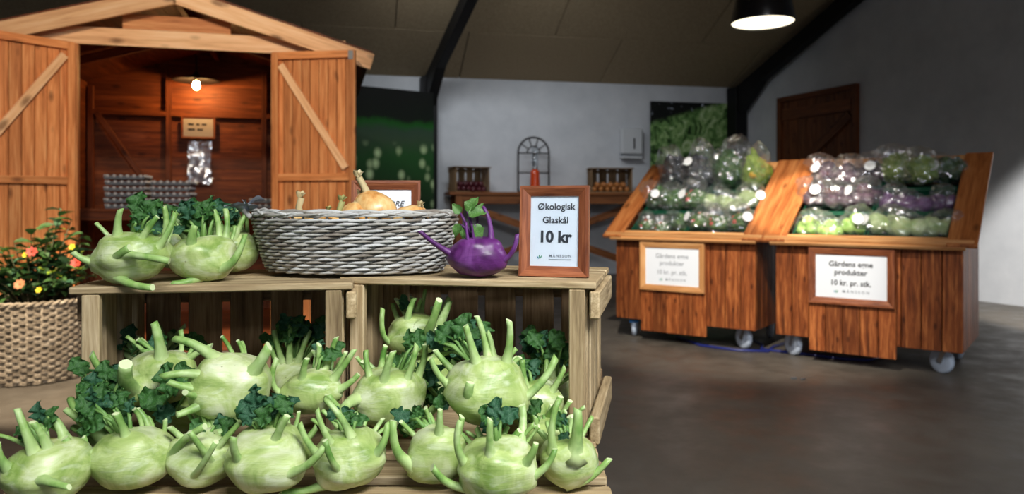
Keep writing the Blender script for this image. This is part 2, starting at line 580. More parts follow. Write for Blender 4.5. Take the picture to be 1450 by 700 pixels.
# ------------------------------------------------------------------ posters
def poster_field():
    m, nt, b = base_mat('seedling_field_print', .5, .3)
    tc = N(nt, 'ShaderNodeTexCoord')
    sp = N(nt, 'ShaderNodeSeparateXYZ'); nt.links.new(tc.outputs['Generated'], sp.inputs[0])
    # upper half: black night with a green band; lower half: rows of pale seedlings
    r = ramp(nt, [(0, rgb(8, 22, 8)), (.45, rgb(20, 52, 20)), (.66, rgb(28, 76, 30)), (.74, rgb(48, 70, 48)), (.79, rgb(44, 66, 50)), (.83, rgb(14, 78, 16)), (.86, rgb(2, 14, 3)), (1, rgb(1, 2, 1))])
    nw = noise_tex(nt, tc.outputs['Generated'], 5, 3)
    ad = N(nt, 'ShaderNodeMath', operation='MULTIPLY_ADD'); ad.inputs[1].default_value = .12; ad.inputs[2].default_value = 0
    nt.links.new(nw.outputs[0], ad.inputs[0])
    sb = N(nt, 'ShaderNodeMath', operation='SUBTRACT'); nt.links.new(sp.outputs[2], sb.inputs[0]); nt.links.new(ad.outputs[0], sb.inputs[1])
    a2 = N(nt, 'ShaderNodeMath', operation='ADD'); a2.inputs[1].default_value = .06; nt.links.new(sb.outputs[0], a2.inputs[0])
    nt.links.new(a2.outputs[0], r.inputs[0])
    mp = N(nt, 'ShaderNodeMapping'); mp.inputs['Scale'].default_value = (11, 1, 13); nt.links.new(tc.outputs['Generated'], mp.inputs[0])
    vo = N(nt, 'ShaderNodeTexVoronoi'); nt.links.new(mp.outputs[0], vo.inputs['Vector']); vo.inputs['Scale'].default_value = 1
    rv = ramp(nt, [(.14, (1, 1, 1, 1)), (.46, (0, 0, 0, 1))]); nt.links.new(vo.outputs['Distance'], rv.inputs[0])
    rz = ramp(nt, [(.1, (.9, .9, .9, 1)), (.68, (.8, .8, .8, 1)), (.74, (0, 0, 0, 1))]); nt.links.new(sp.outputs[2], rz.inputs[0])
    mu = N(nt, 'ShaderNodeMath', operation='MULTIPLY'); nt.links.new(rv.outputs[0], mu.inputs[0]); nt.links.new(rz.outputs[0], mu.inputs[1])
    mx = N(nt, 'ShaderNodeMix'); mx.data_type = 'RGBA'
    nt.links.new(mu.outputs[0], mx.inputs[0]); nt.links.new(r.outputs[0], mx.inputs[6]); mx.inputs[7].default_value = rgb(214, 240, 180)
    nt.links.new(mx.outputs[2], b.inputs['Base Color'])
    return m


def poster_leaves():
    m, nt, b = base_mat('leafy_crop_print', .5, .3)
    tc = N(nt, 'ShaderNodeTexCoord')
    sp = N(nt, 'ShaderNodeSeparateXYZ'); nt.links.new(tc.outputs['Generated'], sp.inputs[0])
    n1 = noise_tex(nt, tc.outputs['Generated'], 9, 6, .65, 1.4)
    r = ramp(nt, [(.36, rgb(22, 40, 16)), (.46, rgb(92, 136, 70)), (.56, rgb(152, 188, 118)), (.68, rgb(220, 234, 196))])
    nt.links.new(n1.outputs[0], r.inputs[0])
    # dark upper left corner with a few white blossoms
    sx = N(nt, 'ShaderNodeMath', operation='MULTIPLY_ADD'); sx.inputs[1].default_value = -.22; sx.inputs[2].default_value = 0
    nt.links.new(sp.outputs[0], sx.inputs[0])
    ad = N(nt, 'ShaderNodeMath', operation='ADD'); nt.links.new(sp.outputs[2], ad.inputs[0]); nt.links.new(sx.outputs[0], ad.inputs[1])
    rr = ramp(nt, [(.80, (0, 0, 0, 1)), (.84, (1, 1, 1, 1))]); nt.links.new(ad.outputs[0], rr.inputs[0])
    n2 = noise_tex(nt, tc.outputs['Generated'], 11, 2)
    rb = ramp(nt, [(.60, rgb(12, 16, 14)), (.66, rgb(196, 206, 224))]); nt.links.new(n2.outputs[0], rb.inputs[0])
    mx = N(nt, 'ShaderNodeMix'); mx.data_type = 'RGBA'
    nt.links.new(rr.outputs[0], mx.inputs[0]); nt.links.new(r.outputs[0], mx.inputs[6]); nt.links.new(rb.outputs[0], mx.inputs[7])
    nt.links.new(mx.outputs[2], b.inputs['Base Color'])
    return m


def panel_print(name, label, pa, pb, z0, z1, mat):
    pa, pb = Vector(pa), Vector(pb)
    d = pb - pa
    t = thing(name, label, 'poster', pa + Vector((0, 0, z0)), math.atan2(d.y, d.x))
    L = d.length; H = z1 - z0
    mesh('print', [(0, 0, 0), (L, 0, 0), (L, 0, H), (0, 0, H), (0, .002, 0), (L, .002, 0), (L, .002, H), (0, .002, H)],
         [(0, 1, 2, 3), (7, 6, 5, 4), (0, 4, 5, 1), (1, 5, 6, 2), (2, 6, 7, 3), (3, 7, 4, 0)], mat, t)
    for x in (.03, L - .03):
        board('panel_batten', (x, .022, 0), (x, .022, H), .04, .035, (0, 1, 0), M['steel_black'], t)
    board('panel_batten', (.05, .022, H - .03), (L - .05, .022, H - .03), .04, .035, (0, 1, 0), M['steel_black'], t)
    return t


panel_print('field_poster', 'tall dark poster of seedling rows beside the right shed door', (-1.836 - .45, 8.8 - .31, 0), (-1.0, 9.37, 0), 0.0, 2.455, poster_field())
panel_print('leaf_poster', 'poster of leafy green crops in the corner by the black column', WB(wall_s(921, .06), .06, 0), WB(wall_s(1042, .06), .06, 0), .75, 2.59, poster_leaves())


# ------------------------------------------------------------------ dispenser on the back wall
s0, s1 = wall_s(880, .12), wall_s(910, .12)
dz0, dz1 = 1.70, 2.17
t = thing('towel_dispenser', 'white plastic paper towel dispenser hung on the back wall', 'dispenser', WB((s0 + s1) / 2, .0, dz0), math.atan2(WD.y, WD.x))
hw = (s1 - s0) / 2
box('housing', (0, -.07, (dz1 - dz0) / 2 + .04), (hw * 2, .13, dz1 - dz0 - .08), M['white'], t, .02)
box('outlet_tray', (0, -.075, .035), (hw * 1.9, .12, .04), M['white'], t, .008)
box('sight_window', (.03, -.137, .24), (.025, .006, .16), M['iron'], t, .001)


# ------------------------------------------------------------------ long table against the back wall
TH = 1.20
sa, sb = wall_s(640, .72), wall_s(921, .72)
tt = thing('long_table', 'long rustic wooden table with crossed braces against the back wall', 'table', WB(sa, .05, 0), math.atan2(WD.y, WD.x))
L = sb - sa
for i in range(4):
    board('top_plank', (-.03, -.09 - i * .165, TH - .02), (L + .03, -.09 - i * .165, TH - .02), .16, .04, (0, 0, 1), M['table'], tt)
board('apron', (.05, -.62, TH - .10), (L - .05, -.62, TH - .10), .12, .035, (0, 1, 0), M['table'], tt)
board('apron', (.05, -.06, TH - .10), (L - .05, -.06, TH - .10), .12, .035, (0, 1, 0), M['table'], tt)
for x in (.1, L - .1):
    for y in (-.08, -.60):
        board('leg', (x, y, 0), (x, y, TH - .04), .09, .09, (0, 1, 0), M['table'], tt)
board('cross_brace', (.12, -.545, TH - .16), (L - .12, -.545, .16), .10, .03, (0, 1, 0), M['table'], tt)
board('cross_brace', (.12, -.50, .16), (L - .12, -.50, TH - .16), .10, .03, (0, 1, 0), M['table'], tt)

# iron arched window frame
px0, px1 = 733, 778
tq = .36
sc_ = (wall_s(px0, tq) + wall_s(px1, tq)) / 2; R = (wall_s(px1, tq) - wall_s(px0, tq)) / 2 * .97
hgt = .78
t = thing('arched_iron_frame', 'dark iron arched window frame with spoked top standing on the long table', 'window frame', WB(sc_, tq, TH), math.atan2(WD.y, WD.x))
hs = hgt - R
arc = [(R * math.cos(math.pi * k / 20), 0, hs + R * math.sin(math.pi * k / 20)) for k in range(21)]
tube('outer_bar', [(R, 0, .012)] + arc + [(-R, 0, .012)], .014, M['iron'], t)
tube('bottom_bar', [(-R, 0, .013), (R, 0, .013)], .012, M['iron'], t)
for z in (hs * .5, hs):
    tube('cross_bar', [(-R, 0, z), (R, 0, z)], .010, M['iron'], t)
tube('centre_bar', [(0, 0, .013), (0, 0, hs)], .009, M['iron'], t)
tube('inner_arc', [(R * .42 * math.cos(math.pi * k / 12), 0, hs + R * .42 * math.sin(math.pi * k / 12)) for k in range(13)], .010, M['iron'], t)
for an in (36, 90 - 18, 90 + 18, 144):
    ca, sa_ = math.cos(math.radians(an)), math.sin(math.radians(an))
    tube('spoke', [(R * .42 * ca, 0, hs + R * .42 * sa_), (R * ca, 0, hs + R * sa_)], .009, M['iron'], t)

# orange oil lamp with glass chimney
M['orange'] = plain('orange_glass', rgb(206, 70, 22), .25, .6)
s = wall_s(757.5, .50)
t = thing('oil_lamp', 'orange glass oil lamp with a clear chimney before the iron arch', 'lamp', WB(s, .50, TH))
lathe('lamp_base', [(.075, 0), (.078, .02), (.07, .10), (.064, .24), (.058, .30), (.035, .32)], M['orange'], t, 20)
lathe('burner_collar', [(.036, .32), (.042, .335), (.036, .36)], M['metal'], t, 16)
lathe('chimney', [(.038, .36), (.05, .42), (.046, .50), (.040, .66), (.037, .66), (.043, .50), (.047, .42), (.035, .36)], M['glass'], t, 20, caps=False)

# ------------------------------------------------------------------ crates (lying on their long side, open towards local -Y)


def crate(name, label, loc, rz, w, d, h, mat, matb, group=None, nback=5, block=True):
    t = thing(name, label, 'crate', loc, rz, group)
    th = .014
    # top and bottom planks run along the width
    for z in (h - th / 2, th / 2):
        for (ya, yb) in ((0, d * .40), (d * .46, d * .73), (d * .78, d)):
            board('plank', (-.012, (ya + yb) / 2, z), (w + .012, (ya + yb) / 2, z), yb - ya, th, (0, 0, 1), mat, t, .0025)
    # ends: upright slats
    for x in (th / 2 + .006, w - th / 2 - .006):
        for (ya, yb) in ((.022, d * .17), (d * .27, d * .45), (d * .55, d * .72), (d * .82, d * .97)):
            board('end_slat', (x, (ya + yb) / 2, th + .001), (x, (ya + yb) / 2, h - th - .001), yb - ya, th, (1, 0, 0), mat, t, .002)
    if block:
        for x in (.016, w - .016):
            board('corner_post', (x + (.008 if x < .1 else -.008), .010, th + .001), (x + (.008 if x < .1 else -.008), .010, h - th - .001), .030, .018, (0, 1, 0), mat, t, .002)
        for x in (-.009, w + .009):
            for z in (h - .03 - th, .03 + th * .2):
                board('end_rail', (x, .001 if (x > 0 or rz < 0) else .055, z), (x, d - .004, z), .052, .019, (1, 0, 0), mat if (x > 0 or rz < 0) else matb, t, .003)
    # back: wide upright boards with gaps, and two rails behind them
    n = nback
    for i in range(n):
        bw = (w - .03) / n
        x = .015 + bw * (i + .5)
        board('back_board', (x, d - .012, th + .001), (x, d - .012, h - th - .001), bw * .80, .010, (0, 1, 0), matb, t, .002)
    for z in (h - .05, .05):
        board('back_rail', (0.004, d + .004, z), (w - .004, d + .004, z), .045, .016, (0, 1, 0), matb, t, .002)
    return t


TOP = 0.86
DECK = 0.55
RA = math.radians(-11.5)
cr_r = crate('display_crate', 'pale wooden crate lying open-fronted under the white price sign and purple kohlrabi', (-.333, 1.463, DECK), RA, .487, .345, TOP - DECK, M['crate'], M['crate_old'], 'upper display crates')
LA = math.radians(10.0)
cr_l = crate('display_crate', 'weathered wooden crate lying open-fronted under the three pale kohlrabis', (-.782, 1.315, DECK), LA, .474, .335, TOP - DECK - .004, M['crate'], M['crate_old'], 'upper display crates')


def low_crate(label, x0, x1, y0, y1, z0, z1, front):
    w, d, h = x1 - x0, y1 - y0, z1 - z0
    t = thing('base_crate', label, 'crate', (x0, y0, z0), 0, 'base crates carrying the display')
    ys = [(0, .095), (.135, .215), (.255, .335), (.375, .455), (.495, d)]
    for ya, yb in ys:
        board('top_slat', (0, (ya + yb) / 2, h - .008), (w, (ya + yb) / 2, h - .008), yb - ya, .016, (0, 0, 1), M['crate'], t, .0025)
    for x in (.02, w - .02):
        for y in (.02, d - .02):
            board('corner_post', (x, y, 0), (x, y, h - .0165), .034, .034, (0, 1, 0), M['crate'], t)
    for i in range(3):
        z = h * (.15 + .31 * i)
        for y in (-.006, d + .006):
            board('side_slat', (0, y, z), (w, y, z), .065, .011, (0, 1, 0), M['crate'], t)
        for x in (.0, w):
            board('end_slat', (x, .002, z), (x, d - .002, z), .065, .011, (1, 0, 0), M['crate'], t)


BX0, BXM, BX1, BY0, BY1 = -.80, -.318, .158, 1.088, 1.80
for k, (z0, z1) in enumerate(((0, .272), (.275, DECK))):
    wh = ('lowest on the floor', 'directly carrying the kohlrabi display')[k]
    low_crate('slatted wooden base crate at the left, ' + wh, BX0, BXM - .005, BY0, BY1, z0, z1, True)
    low_crate('slatted wooden base crate at the right, ' + wh, BXM + .005, BX1, BY0, BY1, z0, z1, True)

# two small crates with onions on the long table
M['onion_red'] = mottled('red_onion_skin', [(.3, rgb(48, 14, 22)), (.7, rgb(96, 34, 44))], 30, .4, .5)
M['onion_b'] = mottled('brown_onion_skin', [(.3, rgb(150, 84, 36)), (.7, rgb(206, 140, 76))], 30, .4, .5)


def onion_mesh(r, mat):
    vs, fs = sphere_data(r, r, r * .9, 12, 8, lambda d: 1 + .35 * max(0, d.z - .82) * 4)
    me = bpy.data.meshes.new('onion'); me.from_pydata([tuple(v) for v in vs], [], fs); me.materials.append(mat)
    for p in me.polygons: p.use_smooth = True
    return me


def table_crate(pxa, pxb, rz, mat_on, nm, lab, grp, onlab, nfront):
    tq = .62
    sA, sB = wall_s(pxa, tq), wall_s(pxb, tq)
    w = (sB - sA)
    base = WB(sA, tq - .03, TH)
    ang = math.atan2(WD.y, WD.x) + rz
    c = crate('vegetable_crate', lab, base, ang, w, .30, .35, M['crate_old'], M['crate_old'], 'small crates on the long table', 4, False)
    me = onion_mesh(.038, mat_on)
    rr = random.Random(nm)
    spots = []
    for lay in range(2):
        for i in range(6 - lay):
            for j in range(2):
                spots.append((.06 + (w - .12) * (i + .5 * lay) / 5.2, .06 + j * .085 + .01 * lay, .014 + .034 + lay * .062))
    for i in range(nfront):
        spots.append((w * .45 + i * .078, -.05 - .02 * (i % 2), .034))
    mw = Matrix.Translation(base) @ Matrix.Rotation(ang, 4, 'Z')
    for sx, sy, sz in spots:
        o = bpy.data.objects.new('onion', me); COL.objects.link(o)
        o.location = mw @ Vector((sx, sy, sz)); o.rotation_euler = (rr.uniform(-.5, .5), rr.uniform(-.5, .5), rr.random() * 6)
        tag(o, onlab, 'onion', grp)


table_crate(646, 699, math.radians(14), M['onion_red'], 'a', 'small wooden crate of dark red onions on the left of the long table', 'red onions in the left table crate', 'dark red onion in the small crate left of the iron arch', 3)
table_crate(838, 896, math.radians(-6), M['onion_b'], 'b', 'small wooden crate of brown onions below the towel dispenser', 'brown onions in the right table crate', 'brown onion in the small crate below the towel dispenser', 0)
s = wall_s(815, .5)
t = thing('seed_dish', 'low dish of small yellow squash left of the brown onion crate', 'dish', WB(s, .5, TH))
lathe('dish', [(.05, 0), (.11, .03), (.105, .032), (.045, .006)], M['iron'], t, 20)
M['squash'] = plain('yellow_squash', rgb(170, 150, 80), .5)
for k in range(3):
    vs, fs = sphere_data(.032, .032, .026, 10, 6)
    o = mesh('squash', vs, fs, M['squash'], None, True); o.location = WB(s - .066 + .066 * k, .5, TH + .045)
    tag(o, 'small yellow squash in the low dish on the long table', 'squash', 'squash in the low dish')

# ------------------------------------------------------------------ garden shed
SL0 = Vector((-2.877, 4.85, 0)); SF = Vector((.968, .251, 0)).normalized(); SD = Vector((-SF.y, SF.x, 0))
SANG = math.atan2(SF.y, SF.x)
shed = thing('garden_shed', 'gabled wooden garden shed with open double doors and a lit inside', 'shed', SL0, SANG)
OW, OH = 1.235, 2.08               # opening
XL, XR, XM = -.50, 1.735, .6175
DEP = 2.0
GS = .295                          # gable slope
APZ = 2.36                         # apex, underside of the bargeboards


def gz(x): return APZ - GS * abs(x - XM)


# gable front boards above the lintel and beside the opening
board('lintel_board', (XL, .0, OH + .055), (XR, .0, OH + .055), .115, .022, (0, 1, 0), M['shed_light'], shed)
for (z, hh) in ((OH + .165, .10), (OH + .255, .07)):
    half = (APZ - z - hh / 2) / GS
    if half > .05:
        board('gable_board', (XM - half - .12, .004, z), (XM + half + .12, .004, z), hh, .016, (0, 1, 0), M['shed'], shed)
for i in range(18):
    z = .06 + i * .112
    if z < OH - .02:
        board('front_board', (XL, .0, z), (-.04, .0, z), .1125, .018, (0, 1, 0), M['shed'], shed)
        board('front_board', (OW + .04, .0, z), (XR, .0, z), .1125, .018, (0, 1, 0), M['shed'], shed)
for x in (-.02, OW + .02):
    board('jamb', (x, .01, 0), (x, .01, OH), .06, .05, (0, 1, 0), M['shed'], shed)
# bargeboards
for sx in (-1, 1):
    xa, xb = XM, XM + sx * 1.30
    board('bargeboard', (xa, -.10, APZ + .055), (xb, -.10, gz(xb) + .055), .115, .024, (0, 1, 0), M['shed_light'], shed, .003)
# roof boards, side walls, back wall, floor
for sx in (-1, 1):
    for i in range(8):
        u0 = i * .163
        xa = XM + sx * (u0 + .08); z = gz(xa) + .125
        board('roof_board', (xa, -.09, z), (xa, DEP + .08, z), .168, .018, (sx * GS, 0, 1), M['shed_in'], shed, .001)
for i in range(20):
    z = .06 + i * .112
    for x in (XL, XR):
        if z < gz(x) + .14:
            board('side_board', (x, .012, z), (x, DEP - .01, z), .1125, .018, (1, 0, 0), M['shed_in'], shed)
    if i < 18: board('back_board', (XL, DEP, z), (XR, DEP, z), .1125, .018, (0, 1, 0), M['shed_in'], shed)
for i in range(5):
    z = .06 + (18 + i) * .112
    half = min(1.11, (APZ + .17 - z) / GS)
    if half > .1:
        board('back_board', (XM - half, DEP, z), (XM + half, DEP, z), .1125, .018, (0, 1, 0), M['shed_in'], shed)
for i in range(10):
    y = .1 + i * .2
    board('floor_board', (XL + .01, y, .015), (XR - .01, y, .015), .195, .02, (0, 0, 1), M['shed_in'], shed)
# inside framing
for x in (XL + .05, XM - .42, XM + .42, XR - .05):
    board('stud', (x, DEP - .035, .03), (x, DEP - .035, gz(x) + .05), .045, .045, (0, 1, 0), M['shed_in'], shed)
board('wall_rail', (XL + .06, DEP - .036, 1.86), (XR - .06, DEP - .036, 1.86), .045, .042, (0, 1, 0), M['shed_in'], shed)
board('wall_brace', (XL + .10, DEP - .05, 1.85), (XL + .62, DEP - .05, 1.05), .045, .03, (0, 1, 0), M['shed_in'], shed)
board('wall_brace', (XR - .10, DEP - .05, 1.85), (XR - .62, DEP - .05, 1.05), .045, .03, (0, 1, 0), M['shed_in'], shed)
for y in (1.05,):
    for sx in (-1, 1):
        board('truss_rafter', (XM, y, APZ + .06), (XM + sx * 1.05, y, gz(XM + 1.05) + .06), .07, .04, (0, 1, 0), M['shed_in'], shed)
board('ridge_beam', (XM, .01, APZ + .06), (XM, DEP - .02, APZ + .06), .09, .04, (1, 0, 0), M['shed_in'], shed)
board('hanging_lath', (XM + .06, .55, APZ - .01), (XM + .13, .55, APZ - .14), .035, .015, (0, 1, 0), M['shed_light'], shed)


# doors
def shed_door(hx, dirv, length, mirror, midz, label):
    """door hinged at local hx; dirv: local direction away from the hinge"""
    ang = math.atan2(dirv[1], dirv[0])
    d = empty('door', (hx, -.03, 0), ang); d.parent = shed; d['label'] = label
    z0, z1 = .10, OH - .005
    s = -1 if mirror else 1      # side of the door that the camera sees: local y sign
    nb = 9
    for i in range(nb):
        x = .012 + (length - .024) * (i + .5) / nb
        board('door_board', (x, 0, z0), (x, 0, z1), (length - .024) / nb - .004, .016, (0, 1, 0), M['shed'], d, .003)
    for x in (.022, length - .022):
        board('door_stile', (x, s * .022, z0), (x, s * .022, z1), .044, .026, (0, 1, 0), M['shed'], d)
    for z in (z0 + .04, midz, z1 - .025):
        board('door_batten', (.045, s * .022, z), (length - .045, s * .022, z), .05, .026, (0, 1, 0), M['shed'], d)
    board('door_brace', (.06, s * .022, z1 - .09), (length - .07, s * .022, midz + .06), .05, .024, (0, 1, 0), M['shed_light'], d)
    box('corner_plate', (length - .03, s * .037, z1 - .035), (.035, .004, .06), M['metal'], d, .001)
    return d


def tolocal(v):
    v = Vector(v)
    return (v.dot(SF), v.dot(SD))


shed_door(-.01, tolocal((-.636, -.772, 0)), .66, False, 1.17, 'left door swung outward')
shed_door(OW + .01, tolocal((.607, -.080, 0)), .60, True, 1.205, 'right door folded back with a metal corner plate')


def shedw(x, y, z): return SL0 + SF * x + SD * y + Vector((0, 0, z))


def to_shed(px, py, dep):
    """pixel -> shed coordinates at depth dep inside the shed"""
    k = (px - CX) / F
    b = SL0 + SD * dep
    s = (k * b.y - b.x) / (SF.x - k * SF.y)
    Y = b.y + SF.y * s
    return s, 1 - (py - HY) / F * Y


# lamp in the shed
x, z = to_shed(278, 121, 1.68)
t = thing('shed_lamp', 'small glowing bulb under a dark enamel shade inside the shed', 'lamp', shedw(x, 1.68, z), SANG)
M['bulb'] = plain('lit_bulb', (1, .8, .5, 1), .4, .2, 0, (1.0, .52, .17, 1), 480.0)
vs, fs = sphere_data(.03, .03, .04, 16, 10)
mesh('bulb', vs, fs, M['bulb'], t, True)
lathe('lamp_shade', [(.03, .10), (.04, .085), (.20, .045), (.205, .04), (.20, .038), (.04, .075), (.028, .09)], M['steel_black'], t, 24)
lathe('lamp_socket', [(.022, .04), (.022, .11), (.008, .13)], M['steel_black'], t, 12)
tube('cord', [(0, 0, .12), (0, 0, APZ + .02 - z)], .005, M['steel_black'], t)

# shelf with egg trays
sh = thing('shed_shelf', 'dark wooden shelf inside the shed carrying the egg trays', 'shelf', shedw(0, 1.15, 0), SANG)
SHZ = .985
for i in range(3):
    board('shelf_plank', (XL + .03, .1 + i * .2, SHZ - .012), (XR - .03, .1 + i * .2, SHZ - .012), .19, .024, (0, 0, 1), M['shed_in'], sh)
for x in (XL + .08, XM, XR - .08):
    for y in (.06, .52):
        board('shelf_leg', (x, y, .026), (x, y, SHZ - .025), .05, .04, (0, 1, 0), M['shed_in'], sh)
board('shelf_apron', (XL + .06, .03, SHZ - .06), (XR - .06, .03, SHZ - .06), .07, .02, (0, 1, 0), M['shed_in'], sh)
M['pulp'] = mottled('grey_egg_tray_pulp', [(.3, rgb(92, 98, 106)), (.7, rgb(118, 124, 132))], 40, .9, .1)
M['knob'] = plain('lit_pulp_knobs', rgb(196, 200, 204), .8, .2)  # light on the cup ends, painted as a paler pulp colour


def egg_tray_meshes(wd):
    # wavy pulp slab plus a row of rounded knobs along every side
    n = 26; vs, fs = [], []
    for j in range(n + 1):
        for i in range(n + 1):
            x = wd * (i / n - .5); y = wd * (j / n - .5)
            zz = .022 + .013 * math.sin(2 * math.pi * 6 * i / n) * math.sin(2 * math.pi * 6 * j / n)
            vs.append((x, y, zz))
    for j in range(n):
        for i in range(n):
            k = j * (n + 1) + i
            fs.append((k, k + 1, k + n + 2, k + n + 1))
    m = len(vs)
    ringi = [i for i in range(n + 1)] + [j * (n + 1) + n for j in range(1, n + 1)] + [n * (n + 1) + i for i in range(n - 1, -1, -1)] + [j * (n + 1) for j in range(n - 1, 0, -1)]
    for k in ringi: vs.append((vs[k][0], vs[k][1], 0))
    R_ = len(ringi)
    for i in range(R_):
        i2 = (i + 1) % R_
        fs.append((ringi[i], m + i, m + i2, ringi[i2]))
    fs.append(tuple(m + i for i in range(R_ - 1, -1, -1)))
    a = bpy.data.meshes.new('tray'); a.from_pydata(vs, [], fs); a.materials.append(M['pulp'])
    kv, kf = [], []
    for s_ in range(4):
        for i in range(6):
            c = Vector((wd * ((i + .5) / 6 - .5), -wd / 2, .026))
            q = Matrix.Rotation(s_ * math.pi / 2, 3, 'Z')
            v2, f2 = sphere_data(.0135, .010, .012, 8, 6)
            o0 = len(kv)
            kv += [tuple(q @ (c + v)) for v in v2]; kf += [tuple(o0 + q_ for q_ in f) for f in f2]
    b = bpy.data.meshes.new('knobs'); b.from_pydata(kv, [], kf); b.materials.append(M['knob'])
    for p in b.polygons: p.use_smooth = True
    return a, b


tm, km = egg_tray_meshes(.30)


def egg_stack(px, n, dep, which):
    x, _ = to_shed(px, 290, dep)
    for k in range(n):
        o = empty('egg_tray', shedw(x + .004 * (-1) ** k, dep, SHZ + .0005 + k * .0485), SANG)
        word = ('lowest', 'second', 'third', 'fourth', 'fifth', 'topmost')[k if k < n - 1 else (5 if n > 1 else 0)]
        tag(o, (word + ' grey egg tray ' + which) if n > 1 else 'grey egg tray ' + which, 'egg tray', 'egg trays on the shed shelf')
        p = link('tray', tm, None, o); q = link('pulp_knobs', km, None, o); q['kind'] = 'stuff'


egg_stack(183, 6, 1.38, 'of the tall stack at the left')
egg_stack(246, 5, 1.34, 'of the stack below the hanging plastic sleeve')
egg_stack(318, 1, 1.46, 'lying alone in the middle of the shelf')
egg_stack(382, 2, 1.40, 'of the low pair near the right shed door')


# ------------------------------------------------------------------ framed signs
def rail(parent, a, b, a2, b2, th, mat, name='frame_rail'):
    """mitred frame rail: outer edge a-b, inner edge a2-b2, in the local XZ plane, front at -th"""
    q = [Vector((a[0], 0, a[1])), Vector((b[0], 0, b[1])), Vector((b2[0], 0, b2[1])), Vector((a2[0], 0, a2[1]))]
    mid = [(q[0] * .72 + q[3] * .28), (q[1] * .72 + q[2] * .28)]
    fr = Vector((0, -th, 0)); fi = Vector((0, -th * .62, 0))
    # length along the local X of the mesh so that the grain follows the rail
    d = (q[1] - q[0]).normalized(); c = (q[0] + q[1]) / 2
    y = Vector((0, 1, 0)); zz = d.cross(y)
    m = Matrix((d, y, zz)).transposed().to_4x4(); m.translation = c
    inv = m.inverted()
    vs = [q[0], q[1], q[2], q[3], q[0] + fr, q[1] + fr, mid[1] + fr, mid[0] + fr, q[2] + fi, q[3] + fi]
    fs = [(0, 1, 2, 3), (4, 7, 6, 5), (7, 9, 8, 6), (0, 4, 5, 1), (2, 8, 9, 3), (1, 5, 6, 8, 2), (0, 3, 9, 7, 4)]
    o = mesh(name, [inv @ v for v in vs], fs, mat, parent)
    o.matrix_local = m
    return o


def framed_sign(name, label, loc, rz, w, h, bw, th, rx=0.0, mat=None, group=None):
    mat = mat or M['frame']
    t = thing(name, label, 'sign', loc, rz, group, rx)
    i0, i1, j0, j1 = -w / 2 + bw, w / 2 - bw, bw, h - bw
    rail(t, (-w / 2, 0), (w / 2, 0), (i0, j0), (i1, j0), th, mat)
    rail(t, (w / 2, h), (-w / 2, h), (i1, j1), (i0, j1), th, mat)
    rail(t, (-w / 2, h), (-w / 2, 0), (i0, j1), (i0, j0), th, mat)
    rail(t, (w / 2, 0), (w / 2, h), (i1, j0), (i1, j1), th, mat)
    box('backing', (0, -.003, h / 2), (w - bw, .004, h - bw), M['iron'], t, 0)
    box('paper', (0, -.0065, h / 2), (w - 2 * bw + .002, .002, h - 2 * bw + .002), M['paper'], t, 0)
    return t


def logo(t, x, z, s):
    """three small leaves"""
    for dx, dz, an, mt in ((-.55, .05, 40, 'logo_b'), (0, .35, 8, 'logo_g'), (.55, .2, -30, 'logo_g')):
        a = math.radians(an)
        pts = []
        for k in range(8):
            u = 2 * math.pi * k / 8
            lx, lz = .20 * math.sin(u), .62 * math.cos(u)
            pts.append((x + s * (dx + lx * math.cos(a) - lz * math.sin(a)), -.0082, z + s * (dz + lx * math.sin(a) + lz * math.cos(a))))
        mesh('logo_leaf', pts, [tuple(range(8))], M[mt], t)


yp = -.0083
# price sign on the display
W_, H_ = .140, .181
pc = P(786, 395, 1.452)
fs1 = framed_sign('price_sign', 'wooden framed white sign reading Økologisk Glaskål 10 kr standing on the crate', (pc.x, 1.468, TOP + .0006), math.radians(-17), W_, H_, .0205, .018, math.radians(-4))
text('lettering', 'Økologisk', .0185, (.003, yp, .1335), M['ink'], fs1, .0003, ww=1.0)
text('lettering', 'Glaskål', .0185, (.002, yp, .1065), M['ink'], fs1, .0003, ww=1.0)
text('lettering', '10 kr', .0315, (.001, yp, .0685), M['ink'], fs1, .0012, ww=1.0)
text('lettering', 'MÅNSSON', .0074, (.0125, yp, .0385), M['ink_grey'], fs1, .0001, spacing=1.45)
for k in range(9): box('fine_print', (-.0085 + .0052 * k, yp, .0342), (.0042, .0003, .0009), M['ink_grey'], fs1, 0)
logo(fs1, -.030, .0372, .0058)
box('glazing', (0, -.0096, H_ / 2), (W_ - .042, .0006, H_ - .042), M['glass'], fs1, 0)
board('easel_leg', (0, .002, H_ * .7), (0, .055, .008), .03, .004, (0, 1, .3), M['iron'], fs1)
# sign behind the basket
pc = P(553, 378, 1.69)
fs2 = framed_sign('price_sign', 'wooden framed sign ending in DORE behind the onion basket', (pc.x - .012, 1.70, TOP + .0006), math.radians(6), .158, .200, .021, .016, math.radians(-5))
text('lettering', 'DORE', .0185, (.040, yp, .140), M['ink'], fs2, .0002, 'RIGHT', .25)
board('easel_leg', (0, .002, .14), (0, .045, .006), .03, .004, (0, 1, .3), M['iron'], fs2)

